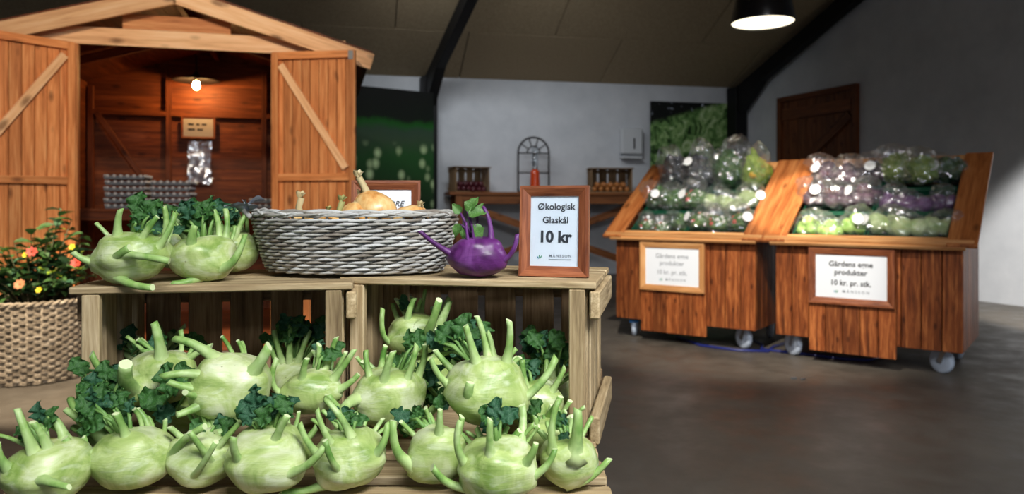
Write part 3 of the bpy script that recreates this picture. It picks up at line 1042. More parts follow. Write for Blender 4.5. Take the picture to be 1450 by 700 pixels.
# framed notice and plastic sleeve inside the shed
x0_, z1_ = to_shed(257, 165, DEP - .06); x1_, z0_ = to_shed(305, 197, DEP - .06)
M['notice'] = plain('grey_notice_paper', rgb(150, 146, 142), .6)
nf = framed_sign('framed_notice', 'small framed notice on the back wall inside the shed', shedw((x0_ + x1_) / 2, DEP - .062, z0_), SANG, x1_ - x0_, z1_ - z0_, .018, .015, mat=M['shed_in'])
[c for c in nf.children if c.name.startswith('paper')][0].data = box_mesh(x1_ - x0_ - .034, .002, z1_ - z0_ - .034, 0, M['notice'])
for z, ws in ((.135, (.05, .03, .04)), (.085, (.06, .05))):
    xx = -.09
    for w_ in ws:
        box('print_line', (xx + w_ / 2, yp, z * (z1_ - z0_) / .21), (w_, .0006, .018), M['ink'], nf, 0); xx += w_ + .02
x0_, z1_ = to_shed(266, 200, DEP - .10); x1_, z0_ = to_shed(300, 262, DEP - .10)
M['sleeve'] = glassy('plastic_sleeve', .45, (.8, .86, 1, 1), .2, .9, 9)
nx, nz = 10, 16; vs, fs = [], []
for j in range(nz + 1):
    for i in range(nx + 1):
        q = noise.noise(Vector((i * .45, j * .35, 3.3))) * .03
        vs.append(((x1_ - x0_) * (i / nx - .5), -.012 + q * (1 - j / nz * .8), (z1_ - z0_) * j / nz))
for j in range(nz):
    for i in range(nx):
        k = j * (nx + 1) + i; fs.append((k, k + 1, k + nx + 2, k + nx + 1))
t = thing('plastic_sleeve', 'crinkled clear plastic sleeve of bags hanging below the framed notice', 'bag', shedw((x0_ + x1_) / 2, DEP - .09, z0_), SANG)
mesh('sleeve', vs, fs, M['sleeve'], t, True)
o = mesh('folded_bags', [(v[0] * .86, v[1] + .012, v[2] * .8 + .02) for v in vs], fs, M['white'], t, True)
tube('hook', [(0, -.008, z1_ - z0_ - .01), (0, .03, z1_ - z0_ + .01)], .004, M['metal'], t)

# ------------------------------------------------------------------ pendant lamp
pl = P(1080, 31, 5.35)
t = thing('pendant_lamp', 'black conical pendant lamp with a glowing white opening hanging from the ceiling', 'lamp', pl)
lathe('lamp_shade', [(.226, -.012), (.228, 0), (.205, .12), (.175, .26), (.13, .33), (.05, .36), (.045, .355), (.125, .322), (.168, .255), (.198, .12), (.218, -.004)], plain('black_lacquer', rgb(14, 14, 18), .25, .5), t, 40, caps=False)
M['lampglow'] = plain('lit_diffuser', (1, 1, 1, 1), .5, .2, 0, (1, .90, .66, 1), 2.4)
lathe('diffuser', [(.217, 0), (.217, .004)], M['lampglow'], t, 40, (0, 0, -.003), True, False)
lathe('lamp_cap', [(.05, .355), (.045, .42), (.012, .45)], M['steel_black'], t, 20)
nrm_h = (Vector((pl.x, pl.y, 0)) - W0).dot(WN)
zc = EAVE + PITCH * nrm_h
tube('cord', [(0, 0, .44), (0, 0, zc - pl.z - .01)], .006, M['steel_black'], t)
lathe('ceiling_rose', [(.05, zc - pl.z - .05), (.055, zc - pl.z - .0)], M['steel_black'], t, 16)

# ------------------------------------------------------------------ vegetable carts
CW, CDEP, CZ0, CZ1 = 1.075, .74, .15, .785
RISE = .50                       # height gained by the display from front to back


def castor(parent, x, y, rot, brake):
    c = empty('castor', (x, y, 0), rot); c.parent = parent
    R = .078
    w_ = lathe('wheel', [(R * .3, -.016), (R * .86, -.018), (R, -.012), (R, .012), (R * .86, .018), (R * .3, .016)], M['rubber'], c, 24)
    w_.rotation_euler = (0, math.pi / 2, 0); w_.location = (0, .03, R)
    h_ = lathe('wheel_hub', [(.014, -.026), (.014, .026)], M['metal'], c, 12); h_.rotation_euler = (0, math.pi / 2, 0); h_.location = (0, .03, R)
    for s_ in (-1, 1):
        board('fork', (s_ * .025, .028, R - .01), (s_ * .025, 0, CZ0 - .012), .032, .004, (1, 0, 0), M['metal'], c, .001)
    box('mount_plate', (0, 0, CZ0 - .004), (.09, .09, .008), M['metal'], c, .001)
    if brake:
        box('brake_pedal', (0, -.02, CZ0 - .03), (.07, .055, .02), M['brakeblue'], c, .004)


def cart(label, loc, rz, brake, wheel_rots):
    t = thing('vegetable_cart', label, 'cart', loc, rz, 'wooden vegetable carts on castors')
    n = 10
    bw = CW / n
    for i in range(n):
        x = bw * (i + .5)
        board('front_board', (x, 0, CZ0), (x, 0, CZ1), bw - .005, .02, (0, 1, 0), M['cart'], t, .003)
    for i in range(5):                       # lower front panel behind the sign
        x = CW * .205 + (CW * .475) * (i + .5) / 5
        board('panel_board', (x, -.022, CZ0 - .075), (x, -.022, CZ1 - .02), CW * .475 / 5 - .004, .022, (0, 1, 0), M['cart'], t, .003)
    for sx in (0, 1):
        for i in range(7):
            y = .012 + (CDEP - .012) * (i + .5) / 7
            top = CZ1 + RISE * (y / CDEP) - .03
            x = sx * CW + (-.011 if sx else .011)
            board('side_board', (x, y, CZ0), (x, y, top), (CDEP - .012) / 7 - .005, .02, (1, 0, 0), M['cart'], t, .003)
    for i in range(n):
        x = bw * (i + .5)
        board('back_board', (x, CDEP, CZ0), (x, CDEP, CZ1 + RISE - .04), bw - .005, .02, (0, 1, 0), M['cart'], t, .003)
    board('bottom_panel', (.03, CDEP / 2, CZ0 + .012), (CW - .03, CDEP / 2, CZ0 + .012), CDEP - .06, .02, (0, 0, 1), M['cart'], t)
    # sloping rim of wide boards
    sl = Vector((0, CDEP, RISE)); sn = Vector((0, -RISE, CDEP)).normalized(); sd = sl.normalized(); LEN = sl.length
    o0 = Vector((0, 0, CZ1 + .006))
    fr = o0 - sd * .03
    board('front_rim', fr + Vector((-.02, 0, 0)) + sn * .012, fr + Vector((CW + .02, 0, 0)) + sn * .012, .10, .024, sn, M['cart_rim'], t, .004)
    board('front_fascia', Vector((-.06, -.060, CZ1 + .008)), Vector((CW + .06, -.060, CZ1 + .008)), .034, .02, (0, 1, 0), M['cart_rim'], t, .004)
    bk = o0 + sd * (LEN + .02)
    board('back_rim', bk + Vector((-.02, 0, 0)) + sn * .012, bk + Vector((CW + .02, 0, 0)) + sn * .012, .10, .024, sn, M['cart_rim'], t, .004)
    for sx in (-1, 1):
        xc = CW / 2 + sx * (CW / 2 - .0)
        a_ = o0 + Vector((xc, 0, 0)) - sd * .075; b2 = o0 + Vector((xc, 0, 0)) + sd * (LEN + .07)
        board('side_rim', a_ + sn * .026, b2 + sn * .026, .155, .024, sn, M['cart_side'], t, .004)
    # tray shelf under the bins
    u0 = o0 - sn * .13
    board('sloping_shelf', u0 + Vector((.03, 0, 0)) + sl * .5, u0 + Vector((CW - .03, 0, 0)) + sl * .5, LEN - .05, .015, sn, M['cart'], t)
    for k, (x, y) in enumerate(((.10, .10), (CW - .10, .10), (.10, CDEP - .1), (CW - .1, CDEP - .1))):
        castor(t, x, y, wheel_rots[k], brake and k == 0)
    return t, o0, sd, sn, LEN


def cart_frame(pl_, pr_):
    a, b = Vector(pl_), Vector(pr_)
    d = b - a
    return a, math.atan2(d.y, d.x)


la, lang = cart_frame((.805, 5.66, 0), (1.655, 5.03, 0))
ra, rang = cart_frame((1.765, 4.91, 0), (2.62, 4.235, 0))
cartL = cart('wooden vegetable cart nearest the long table, its sign washed out by light', la, lang, True, (.4, 1.0, .2, .5))
cartR = cart('wooden vegetable cart at the right beside the white wall, with a legible sign', ra, rang, False, (.95, 1.0, .2, .5))


def cart_sign(c, lab, ink, cat_mat):
    ct = c[0]
    rot = ct.rotation_euler[2]
    mw = Matrix.Translation(ct.location) @ Matrix.Rotation(rot, 4, 'Z')
    w_, h_ = .50, .355
    f = framed_sign('cart_sign', lab, mw @ Vector((CW * .442, -.034, .385)), rot, w_, h_, .042, .022, mat=cat_mat)
    text('lettering', 'Gårdens egne', .046, (0, yp, .240), ink, f, .0010, ww=1.0)
    text('lettering', 'produkter', .046, (0, yp, .188), ink, f, .0010, ww=1.0)
    text('lettering', '10 kr. pr. stk.', .046, (0, yp, .122), ink, f, .0010, ww=.95)
    text('lettering', 'MÅNSSON', .024, (.03, yp, .075), M['ink_grey'], f, .0002, spacing=1.6)
    logo(f, -.085, .078, .014)
    return f


M['ink_washed'] = plain('washed_out_ink', rgb(172, 176, 182), .6)  # light washing out the lettering is painted as pale ink
cart_sign(cartL, 'framed paper sign with lettering washed out by light on the cart nearest the long table', M['ink_washed'], M['cart_rim'])
cart_sign(cartR, 'framed paper sign with dark lettering on the cart beside the white wall', M['ink'], M['frame'])

# ------------------------------------------------------------------ green bins and bagged vegetables
VEG = {
    'kohlrabi': mottled('bagged_light_green_veg', [(.3, rgb(104, 150, 56)), (.7, rgb(176, 206, 116))], 16, .5, .4, .2),
    'cabbage': mottled('bagged_pale_cabbage', [(.3, rgb(150, 180, 110)), (.7, rgb(206, 220, 172))], 14, .55, .4, .4),
    'beet': mottled('bagged_beetroot', [(.3, rgb(40, 26, 40)), (.7, rgb(92, 66, 84))], 14, .5, .4, .3),
    'purple': mottled('bagged_purple_cabbage', [(.3, rgb(74, 36, 88)), (.7, rgb(136, 92, 148))], 14, .5, .4, .3),
    'kale': mottled('bagged_kale', [(.3, rgb(22, 56, 22)), (.55, rgb(58, 98, 40)), (.75, rgb(116, 146, 76))], 22, .6, .3, .8),
    'spinach': mottled('bagged_spinach', [(.3, rgb(18, 44, 18)), (.6, rgb(46, 86, 34)), (.8, rgb(90, 128, 60))], 22, .6, .3, .8),
    'chicory': mottled('bagged_dark_leaves', [(.3, rgb(14, 16, 22)), (.7, rgb(50, 54, 66))], 18, .5, .4, .6),
    'lettuce': mottled('bagged_lettuce', [(.3, rgb(86, 116, 34)), (.6, rgb(136, 160, 66)), (.8, rgb(180, 192, 110))], 22, .6, .3, .8),
    'radish': mottled('bagged_radish_tops', [(.3, rgb(40, 72, 34)), (.6, rgb(88, 124, 66)), (.8, rgb(140, 166, 112))], 30, .6, .3, .8),
}
M['radw'] = plain('white_radish', rgb(214, 212, 206), .4, .5)
M['radr'] = plain('red_radish', rgb(188, 72, 62), .4, .5)
M['yel'] = plain('yellow_pepper', rgb(216, 170, 40), .35, .5)
M['sticker'] = plain('white_sticker', rgb(226, 228, 230), .5, .4)


def lumps(spec, mats):
    vs, fs, mi = [], [], []
    for (c, r, sz, m_, rough) in spec:
        sd_ = random.random() * 90
        v2, f2 = sphere_data(r, r, r * sz, 16, 11, lambda d: 1 + rough * noise.noise(d * 2.6 + Vector((sd_, 0, 0))) + rough * .5 * noise.noise(d * 6 + Vector((sd_, 5, 0))))
        o0 = len(vs)
        vs += [Vector(c) + v for v in v2]; fs += [tuple(o0 + q for q in f) for f in f2]; mi += [m_] * len(f2)
    return vs, fs, mi


def veg_bag(kind, label, w4, group, size=.10, tall=1.0, sticker=None):
    """w4: world matrix whose Z is 'up' out of the bin"""
    t = thing('vegetable_bag', label, 'bag', (0, 0, 0), 0, group)
    t.matrix_world = w4
    mats = [VEG[kind], M['radw'], M['radr'], M['yel']]
    s_ = size
    rnd = random.uniform
    if kind in ('cabbage', 'purple'):
        spec = [((-.035 * s_ / .1, 0, s_ * .62), s_ * .64, .9, 0, .12), ((.05 * s_ / .1, .01, s_ * .56), s_ * .58, .9, 0, .12)]
    elif kind in ('kale', 'spinach', 'lettuce', 'chicory'):
        spec = [((0, 0, s_ * .62 * tall), s_ * .8, .85 * tall, 0, .4), ((-.04, .0, s_ * .5 * tall), s_ * .55, .9 * tall, 0, .5), ((.045, .01, s_ * .55 * tall), s_ * .6, .9 * tall, 0, .5)]
        if kind == 'lettuce' and tall > 1.2: spec.append(((.0, -.055, s_ * 1.3), s_ * .3, 1, 3, .1))
    elif kind == 'radish':
        spec = [((0, 0, s_ * .5), s_ * .82, .65, 0, .35)]
        for k in range(9):
            an = k * 2.4
            rr = s_ * (.25 + .5 * (k / 9))
            spec.append(((rr * math.cos(an), rr * math.sin(an), s_ * (.95 - .35 * (k / 9))), s_ * .17, 1, 1 + (k % 3 == 1), .05))
    else:
        spec = []
        for k in range(5):
            an = k * 1.256 + rnd(0, .6)
            spec.append(((s_ * .52 * math.cos(an), s_ * .52 * math.sin(an), s_ * rnd(.42, .5)), s_ * rnd(.40, .48), .9, 0, .07))
        spec.append(((0, 0, s_ * .86), s_ * .46, .9, 0, .07))
    vs, fs, mi = lumps(spec, mats)
    mesh('vegetables', vs, fs, mats, t, True, mi)
    sd_ = random.random() * 50

    def fn(d):
        q = .93 + .20 * noise.noise(d * 2.2 + Vector((sd_, 0, 0))) + .22 * abs(noise.noise(d * 4.5 + Vector((0, sd_, 0)))) + .10 * abs(noise.noise(d * 9 + Vector((0, sd_, 9))))
        g = d.dot(gat)
        if g > .70: q += (g - .70) * 2.4
        return q
    gat = Vector((rnd(-.7, .7), rnd(-.4, .5), 1)).normalized()
    vs, fs = sphere_data(s_ * 1.08, s_ * 1.02, s_ * .72 * tall, 40, 26, fn)
    mesh('plastic_bag', [v + Vector((0, 0, s_ * .62 * tall)) for v in vs], fs, M['wrap'], t, False)
    if sticker:
        dv = Vector(sticker).normalized()
        c = Vector((dv.x * s_ * 1.25, dv.y * s_ * 1.2, s_ * .62 * tall + dv.z * s_ * .88 * tall))
        disc('sticker', c, .036, M['sticker'], t, dv, 18, .0015)
    return t


def fill_cart(c, plan, cname):
    ct, o0, sd, sn, LEN = c
    rot = Matrix.Translation(ct.location) @ Matrix.Rotation(ct.rotation_euler[2], 4, 'Z')
    base = Matrix((Vector((1, 0, 0)), sd, sn)).transposed().to_4x4()
    rows, cols = 3, 2
    IW = CW - .16
    bw, bl = IW / cols, (LEN - .04) / rows
    for (col, row), items in plan.items():
        cx_ = .08 + bw * (col + .5); u = .03 + bl * (row + .5)
        ctr = o0 + Vector((cx_, 0, 0)) + sd * u - sn * .118
        m = rot @ (Matrix.Translation(ctr) @ base)
        rn = ('front', 'middle', 'back')[row]; cn = ('left', 'right')[col]
        b = thing('plastic_bin', f'dark green plastic bin in the {rn} {cn} place of the {cname}', 'bin', (0, 0, 0), 0, 'green bins in the carts')
        b.matrix_world = m
        X, Y_, H_b = bw - .012, bl - .012, .105
        box('bin_floor', (0, 0, .004), (X, Y_, .006), M['tray'], b, .001)
        for sx in (-1, 1):
            box('bin_wall', (sx * (X / 2 - .003), 0, H_b / 2), (.006, Y_, H_b), M['tray'], b, .001)
            box('bin_wall', (0, sx * (Y_ / 2 - .003), H_b / 2), (X, .006, H_b), M['tray'], b, .001)
            box('bin_rim', (0, sx * (Y_ / 2 - .006), H_b), (X + .006, .014, .008), M['tray'], b, .002)
        if items[0][3] < 1.3: items = [items[0], (items[0][0], items[0][1], items[0][2] * .92, items[0][3], None, items[0][5] + .02), items[1]]
        n = len(items)
        for k, it in enumerate(items):
            kind, desc, size, tall, stk = it[:5]
            lift = it[5] + .012; size *= 1.08 if n == 2 else .98
            x = (-X / 2 + X * (k + .5) / n)
            side = '' if n == 1 else (('left-hand ', 'right-hand ') if n == 2 else ('left-hand ', 'middle ', 'right-hand '))[k]
            # bags stand upright in the sloping bins
            loc = m @ Vector((x, .025 * (-1) ** k, lift))
            upm = Matrix.Rotation(ct.rotation_euler[2] + random.uniform(-.2, .2), 4, 'Z') @ Matrix.Rotation(math.radians(18), 4, 'X')
            veg_bag(kind, f'{side}bag of {desc} in the {rn} {cn} bin, {cname}', Matrix.Translation(loc) @ upm, 'bagged vegetables in the carts', size, tall, stk)


S1, S2, S3 = (.1, -.8, .7), (-.5, -.7, .6), (.5, -.7, .6)
fill_cart(cartL, {
    (0, 0): [('radish', 'white radishes', .085, 1, None, .0), ('kale', 'green leaves', .095, 1, None, .01)],
    (1, 0): [('radish', 'red and white radishes', .115, 1, S2, .03), ('radish', 'radish bunches', .115, 1, S3, .03)],
    (0, 1): [('kale', 'curly greens', .125, 1.0, S1, .03), ('radish', 'leafy radishes', .125, 1.0, S2, .03)],
    (1, 1): [('cabbage', 'pale cabbage', .11, 1, None, .0), ('cabbage', 'round cabbage with a white sticker', .12, 1, S3, .02)],
    (0, 2): [('chicory', 'dark leaves', .115, 1.7, None, .02), ('chicory', 'blackish leaves', .12, 1.8, S1, .03)],
    (1, 2): [('spinach', 'tall spinach', .14, 1.5, None, .03), ('lettuce', 'yellow and green lettuce', .10, 2.0, None, .03)],
}, 'table-side cart')
fill_cart(cartR, {
    (0, 0): [('kohlrabi', 'small green vegetables', .105, 1, None, .0), ('kohlrabi', 'light green vegetables', .11, 1, S1, .02)],
    (1, 0): [('cabbage', 'pale cabbages', .12, 1, S2, .01), ('cabbage', 'whitish green cabbages', .11, 1, None, .0)],
    (0, 1): [('beet', 'dark roots with a sticker', .125, 1, S1, .05), ('beet', 'dark roots with a round label', .12, 1, S2, .05)],
    (1, 1): [('purple', 'purple cabbage', .105, 1, None, .0), ('purple', 'purple heads', .095, 1, None, .0)],
    (0, 2): [('beet', 'dark earthy roots', .125, 1, S2, .06), ('beet', 'dark purple roots', .12, 1, S1, .06)],
    (1, 2): [('lettuce', 'yellow green lettuce', .14, 1.05, None, .06), ('spinach', 'dark leaves with a white sticker', .12, 1.0, S2, .05)],
}, 'wall-side cart')

# cables and bits on the floor
tube('cable', [P(958, 482, 5.6) * 1 + Vector((0, 0, -P(958, 482, 5.6).z + .01))] + [Vector((x, y, .008)) for x, y in ((1.35, 5.25), (1.55, 5.08), (1.75, 5.03), (1.85, 5.2), (2.0, 5.35))], .011, M['blue'], None)
tag(bpy.data.objects['cable'], 'blue cable lying on the floor between the two carts', 'cable')
cb = tube('cable', [Vector((x, y, .008)) for x, y in ((1.78, 5.6), (1.80, 5.28), (1.74, 5.12), (1.80, 5.06), (1.98, 4.94), (2.15, 4.80), (2.3, 4.75), (2.5, 4.9))], .010, M['blue'], None)
tag(cb, 'blue cable looping under the cart beside the white wall', 'cable')
for k, (px, py) in enumerate(((1124, 537), (1137, 538))):
    g = P(px, py, F / (py - HY))
    o = box('metal_scrap', (g.x, g.y, .006), (.035, .012, .010), M['metal'], None, .002, .5 * k)
    tag(o, ('left', 'right')[k] + ' one of two shiny metal scraps on the floor before the carts', 'scrap', 'metal scraps on the floor')

# ------------------------------------------------------------------ potted plant in a wicker basket, left
pb = P(48, 549, F / (549 - HY)); pb.z = 0
pb.y += .27; pb.x = (48 - CX) / F * (pb.y)
pot = thing('wicker_planter', 'round grey wicker planter on the floor before the left shed door', 'planter', pb)
RB, RT, PH = .285, .305, .455
M['wick'] = mottled('grey_wicker', [(.3, rgb(84, 74, 62)), (.55, rgb(136, 124, 108)), (.75, rgb(180, 170, 154))], 12, .8, .2, .2, (1, 1, 5))
vs, fs = [], []
NS = 27
rows = 46
for j in range(rows):
    z = .012 + (PH - .03) * j / (rows - 1)
    r0 = RB + (RT - RB) * j / rows
    pts = []
    for k in range(NS * 6):
        a = 2 * math.pi * k / (NS * 6)
        r = r0 + .0065 * math.cos(math.pi * k / 3 + math.pi * (j // 2 % 2)) + random.uniform(-.001, .001)
        pts.append((r * math.cos(a), r * math.sin(a), z + random.uniform(-.0012, .0012)))
    v2, f2 = tube_data(pts, .0054, 5, 1.0, False, True)
    o0 = len(vs); vs += v2; fs += [tuple(o0 + q for q in f) for f in f2]
o = mesh('weave', vs, fs, M['wick'], pot, True); o['kind'] = 'stuff'
sv, sf = [], []
for k in range(NS):
    a = 2 * math.pi * (k + .25) / NS
    v2, f2 = tube_data([(RB * math.cos(a), RB * math.sin(a), .002), (RT * math.cos(a), RT * math.sin(a), PH)], .006, 5)
    o0 = len(sv); sv += v2; sf += [tuple(o0 + q for q in f) for f in f2]
o = mesh('stakes', sv, sf, M['wick'], pot, True); o['kind'] = 'stuff'
for ph in (0, math.pi):
    pts = [((RT + .008 * math.cos(24 * a + ph)) * math.cos(a), (RT + .008 * math.cos(24 * a + ph)) * math.sin(a), PH + .008 * math.sin(24 * a + ph)) for a in [2 * math.pi * k / 200 for k in range(200)]]
    tube('braided_rim', pts, .010, M['wick'], pot, 6, True)
lathe('soil', [(.27, PH - .06), (.272, PH - .055), (.01, PH - .03)], plain('dark_soil', rgb(34, 26, 20), .95), pot, 24)


def leaf_mesh(name, mat, ln, wd, lobes=0.0, wav=.08, curl=.3, seed=0, nu=7, nv=4, mid=None):
    """blade along +Y from the origin, upper side +Z"""
    rr = random.Random(seed)
    vs, fs = [], []
    ox = rr.random() * 40
    for j in range(nu + 1):
        t_ = j / nu
        wv = wd * (math.sin(math.pi * min(1, t_ * .93 + .07) ** .8)) * (1 + lobes * math.sin(t_ * 19 + ox)) + .02 * wd
        for i in range(-nv, nv + 1):
            s_ = i / nv
            x = s_ * wv / 2 * (1 + lobes * .5 * math.sin(t_ * 31 + ox + s_ * 3) * abs(s_))
            y = ln * t_
            z = -curl * ln * t_ * t_ * .5 + abs(s_) * wv * .22 + wav * ln * noise.noise(Vector((s_ * 2.4 + ox, t_ * 6.0, ox))) * (abs(s_) ** .7 + .15)
            vs.append((x, y, z))
    W2 = 2 * nv + 1
    for j in range(nu):
        for i in range(2 * nv):
            k = j * W2 + i
            fs.append((k, k + 1, k + W2 + 1, k + W2))
    me = bpy.data.meshes.new(name)
    me.from_pydata(vs, [], fs); me.materials.append(mat)
    for p in me.polygons: p.use_smooth = True
    return me


M['pleaf'] = mottled('plant_leaf', [(.3, rgb(24, 52, 26)), (.7, rgb(74, 108, 54))], 10, .5, .4, 0, trans=.2)
M['pleaf2'] = mottled('plant_leaf_blue_green', [(.3, rgb(40, 78, 58)), (.7, rgb(92, 130, 96))], 10, .5, .4, 0, trans=.2)
M['pleaf3'] = mottled('plant_leaf_yellow', [(.3, rgb(110, 140, 40)), (.7, rgb(160, 180, 60))], 10, .5, .4, 0, trans=.25)
M['pstem'] = plain('plant_stem', rgb(60, 60, 34), .6)
plant = thing('flowering_plant', 'bushy dark green plant with red and yellow flowers in the wicker planter', 'plant', pb + Vector((0, 0, PH - .035)))
lms = [leaf_mesh('leaf', M['pleaf'], .085, .05, 0, .05, .4, k, 5, 2) for k in range(3)] + [leaf_mesh('leaf', M['pleaf2'], .10, .04, 0, .05, .4, 5, 5, 2), leaf_mesh('leaf', M['pleaf3'], .07, .045, 0, .05, .3, 6, 5, 2)]
rr = random.Random(11)
tips = []
for k in range(54):
    a = rr.random() * 6.283; q = rr.random() ** .5
    hgt = .20 + .20 * rr.random()
    tip = Vector((.33 * q * math.cos(a), .30 * q * math.sin(a), hgt * (1.05 - .35 * q)))
    tips.append(tip)
for tp in ((.17, -.02, .56), (.22, .0, .50), (.10, .03, .50), (.26, .05, .42), (.18, -.1, .40), (.14, -.08, .46), (.29, -.02, .36), (.05, -.1, .42)):
    tips.append(Vector(tp))
for tip in tips:
    b0 = Vector((tip.x * .3, tip.y * .3, .0))
    mid = b0.lerp(tip, .5) + Vector((0, 0, .03))
    tube('stem', [b0, mid, tip], [.005, .004, .0025], M['pstem'], plant, 5)
    nl = 7 if tip.z < .34 else 11
    for i in range(nl):
        t_ = .30 + .70 * i / (nl - 1)
        p = b0.lerp(mid, t_ * 2) if t_ < .5 else mid.lerp(tip, t_ * 2 - 1)
        me = rr.choice(lms[:4]) if rr.random() > .07 else lms[4]
        o = bpy.data.objects.new('leaf', me); COL.objects.link(o); o.parent = plant
        o.location = p; o.rotation_euler = (rr.uniform(-.2, .7), rr.uniform(-.5, .5), rr.random() * 6.283)
        k_ = rr.uniform(.75, 1.15); o.scale = (k_, k_, k_)


def flower_mesh(col, r, npet):
    vs, fs = [], []
    for k in range(npet):
        a = 2 * math.pi * k / npet
        o0 = len(vs)
        ca, sa_ = math.cos(a), math.sin(a)
        for (u, v, z) in ((.1, 0, 0), (.6, .32, .12), (1, .18, .2), (1, -.18, .2), (.6, -.32, .12)):
            vs.append((r * (u * ca - v * sa_), r * (u * sa_ + v * ca), r * z))
        fs.append(tuple(o0 + i for i in range(5)))
    me = bpy.data.meshes.new('flower'); me.from_pydata(vs, [], fs); me.materials.append(plain('petal', col, .6)); return me


fl = [flower_mesh(rgb(150, 40, 22), .03, 7), flower_mesh(rgb(190, 176, 30), .018, 6), flower_mesh(rgb(170, 110, 74), .03, 8)]
for (px, py, k) in ((45, 357, 0), (108, 372, 0), (28, 403, 2), (36, 361, 1), (55, 411, 1), (102, 350, 1)):
    g = P(px, py, pb.y - .24) - plant.location
    o = bpy.data.objects.new('flower', fl[k]); COL.objects.link(o); o.parent = plant
    o.location = g; o.rotation_euler = (1.1, rr.uniform(-.3, .3), rr.uniform(-.3, .3))

# ------------------------------------------------------------------ willow basket with onions
M['willow_plain'] = mottled('bleached_willow', [(.3, rgb(112, 102, 92)), (.5, rgb(164, 158, 146)), (.72, rgb(204, 202, 192))], 14, .7, .3, .15)
M['willow'] = M['willow_plain'].copy(); M['willow'].name = 'bleached_willow_strands'
_nt = M['willow'].node_tree
_g = N(_nt, 'ShaderNodeNewGeometry')
_r = ramp(_nt, [(0, rgb(98, 84, 72)), (.3, rgb(146, 142, 134)), (.7, rgb(184, 186, 184)), (1, rgb(212, 214, 214))])
_nt.links.new(_g.outputs['Random Per Island'], _r.inputs[0])
_m = N(_nt, 'ShaderNodeMix'); _m.data_type = 'RGBA'; _m.inputs[0].default_value = .6
_b = _nt.nodes['Principled BSDF']
_nt.links.new(_b.inputs['Base Color'].links[0].from_socket, _m.inputs[6]); _nt.links.new(_r.outputs[0], _m.inputs[7]); _nt.links.new(_m.outputs[2], _b.inputs['Base Color'])
BC = P(504, 398, 1.575); BC.z = TOP + .002
bas = thing('willow_basket', 'oval whitewashed willow basket of onions standing across both upper crates', 'basket', BC, math.radians(-1))
A0, B0, A1, B1, BH = .178, .108, .213, .136, .116


def oval(a, f, off=0.0):
    """f: height fraction"""
    e = f ** .7
    A_, B_ = A0 + (A1 - A0) * e + off, B0 + (B1 - B0) * e + off
    return Vector((A_ * math.cos(a), B_ * math.sin(a), .004 + BH * f))


NSK = 52
vs, fs = [], []
rb = random.Random(3)
ROWS = 16
for j in range(ROWS):
    for k in range(0, NSK):
        if (k + j) % 2: continue
        f0 = (j + .1) / (ROWS + .6); df = .65 / ROWS
        pts, rad = [], []
        span = 3.4
        jit = rb.uniform(-.25, .25)
        for q in range(9):
            u = q / 8
            a = 2 * math.pi * (k + jit + span * u) / NSK
            off = -.005 + .0125 * math.sin(math.pi * u)
            pts.append(oval(a, min(1, max(0, f0 + df * (u - .25) + .012 * rb.uniform(-.3, .3))), off))
            rad.append(.0029 * (.75 + .35 * math.sin(math.pi * u)))
        v2, f2 = tube_data(pts, rad, 5)
        o0 = len(vs); vs += v2; fs += [tuple(o0 + x for x in f) for f in f2]
o = mesh('weave', vs, fs, M['willow'], bas, True); o['kind'] = 'stuff'
sv, sf = [], []
for k in range(NSK):
    a = 2 * math.pi * k / NSK
    v2, f2 = tube_data([oval(a, f) for f in (0.0, .25, .5, .75, 1.0)], .0026, 5)
    o0 = len(sv); sv += v2; sf += [tuple(o0 + x for x in f) for f in f2]
o = mesh('stakes', sv, sf, M['willow'], bas, True); o['kind'] = 'stuff'
# added lining that keeps daylight out of the weave, and the flat base
lv, lf = [], []
for f in (0.02, .3, .6, .94):
    for k in range(48): lv.append(oval(2 * math.pi * k / 48, f, -.008))
for j in range(3):
    for k in range(48):
        k2 = (k + 1) % 48; lf.append((j * 48 + k, j * 48 + k2, (j + 1) * 48 + k2, (j + 1) * 48 + k))
lf.append(tuple(range(47, -1, -1)))
M['lining'] = mottled('basket_lining', [(.3, rgb(84, 72, 60)), (.7, rgb(120, 108, 94))], 30, .85, .2)
mesh('added_lining', lv, lf, M['lining'], bas, True)
rv_, rf_ = [], []
for lay in range(3):
    for k in range(18):
        pts, rad = [], []
        for q in range(11):
            u = q / 10
            a = 2 * math.pi * (k + lay * .33 + u * 2.3) / 18
            p = oval(a, 1.0, .006 * math.cos(math.pi * (u * 2 + lay)) - .001)
            p.z += .0015 + .0035 * math.sin(math.pi * u * 2 + lay * 2) + .0022 * lay
            pts.append(p); rad.append(.0033 * (.6 + .5 * math.sin(math.pi * u)))
        v2, f2 = tube_data(pts, rad, 5)
        o0 = len(rv_); rv_ += v2; rf_ += [tuple(o0 + x for x in f) for f in f2]
o = mesh('braided_rim', rv_, rf_, M['willow'], bas, True); o['kind'] = 'stuff'
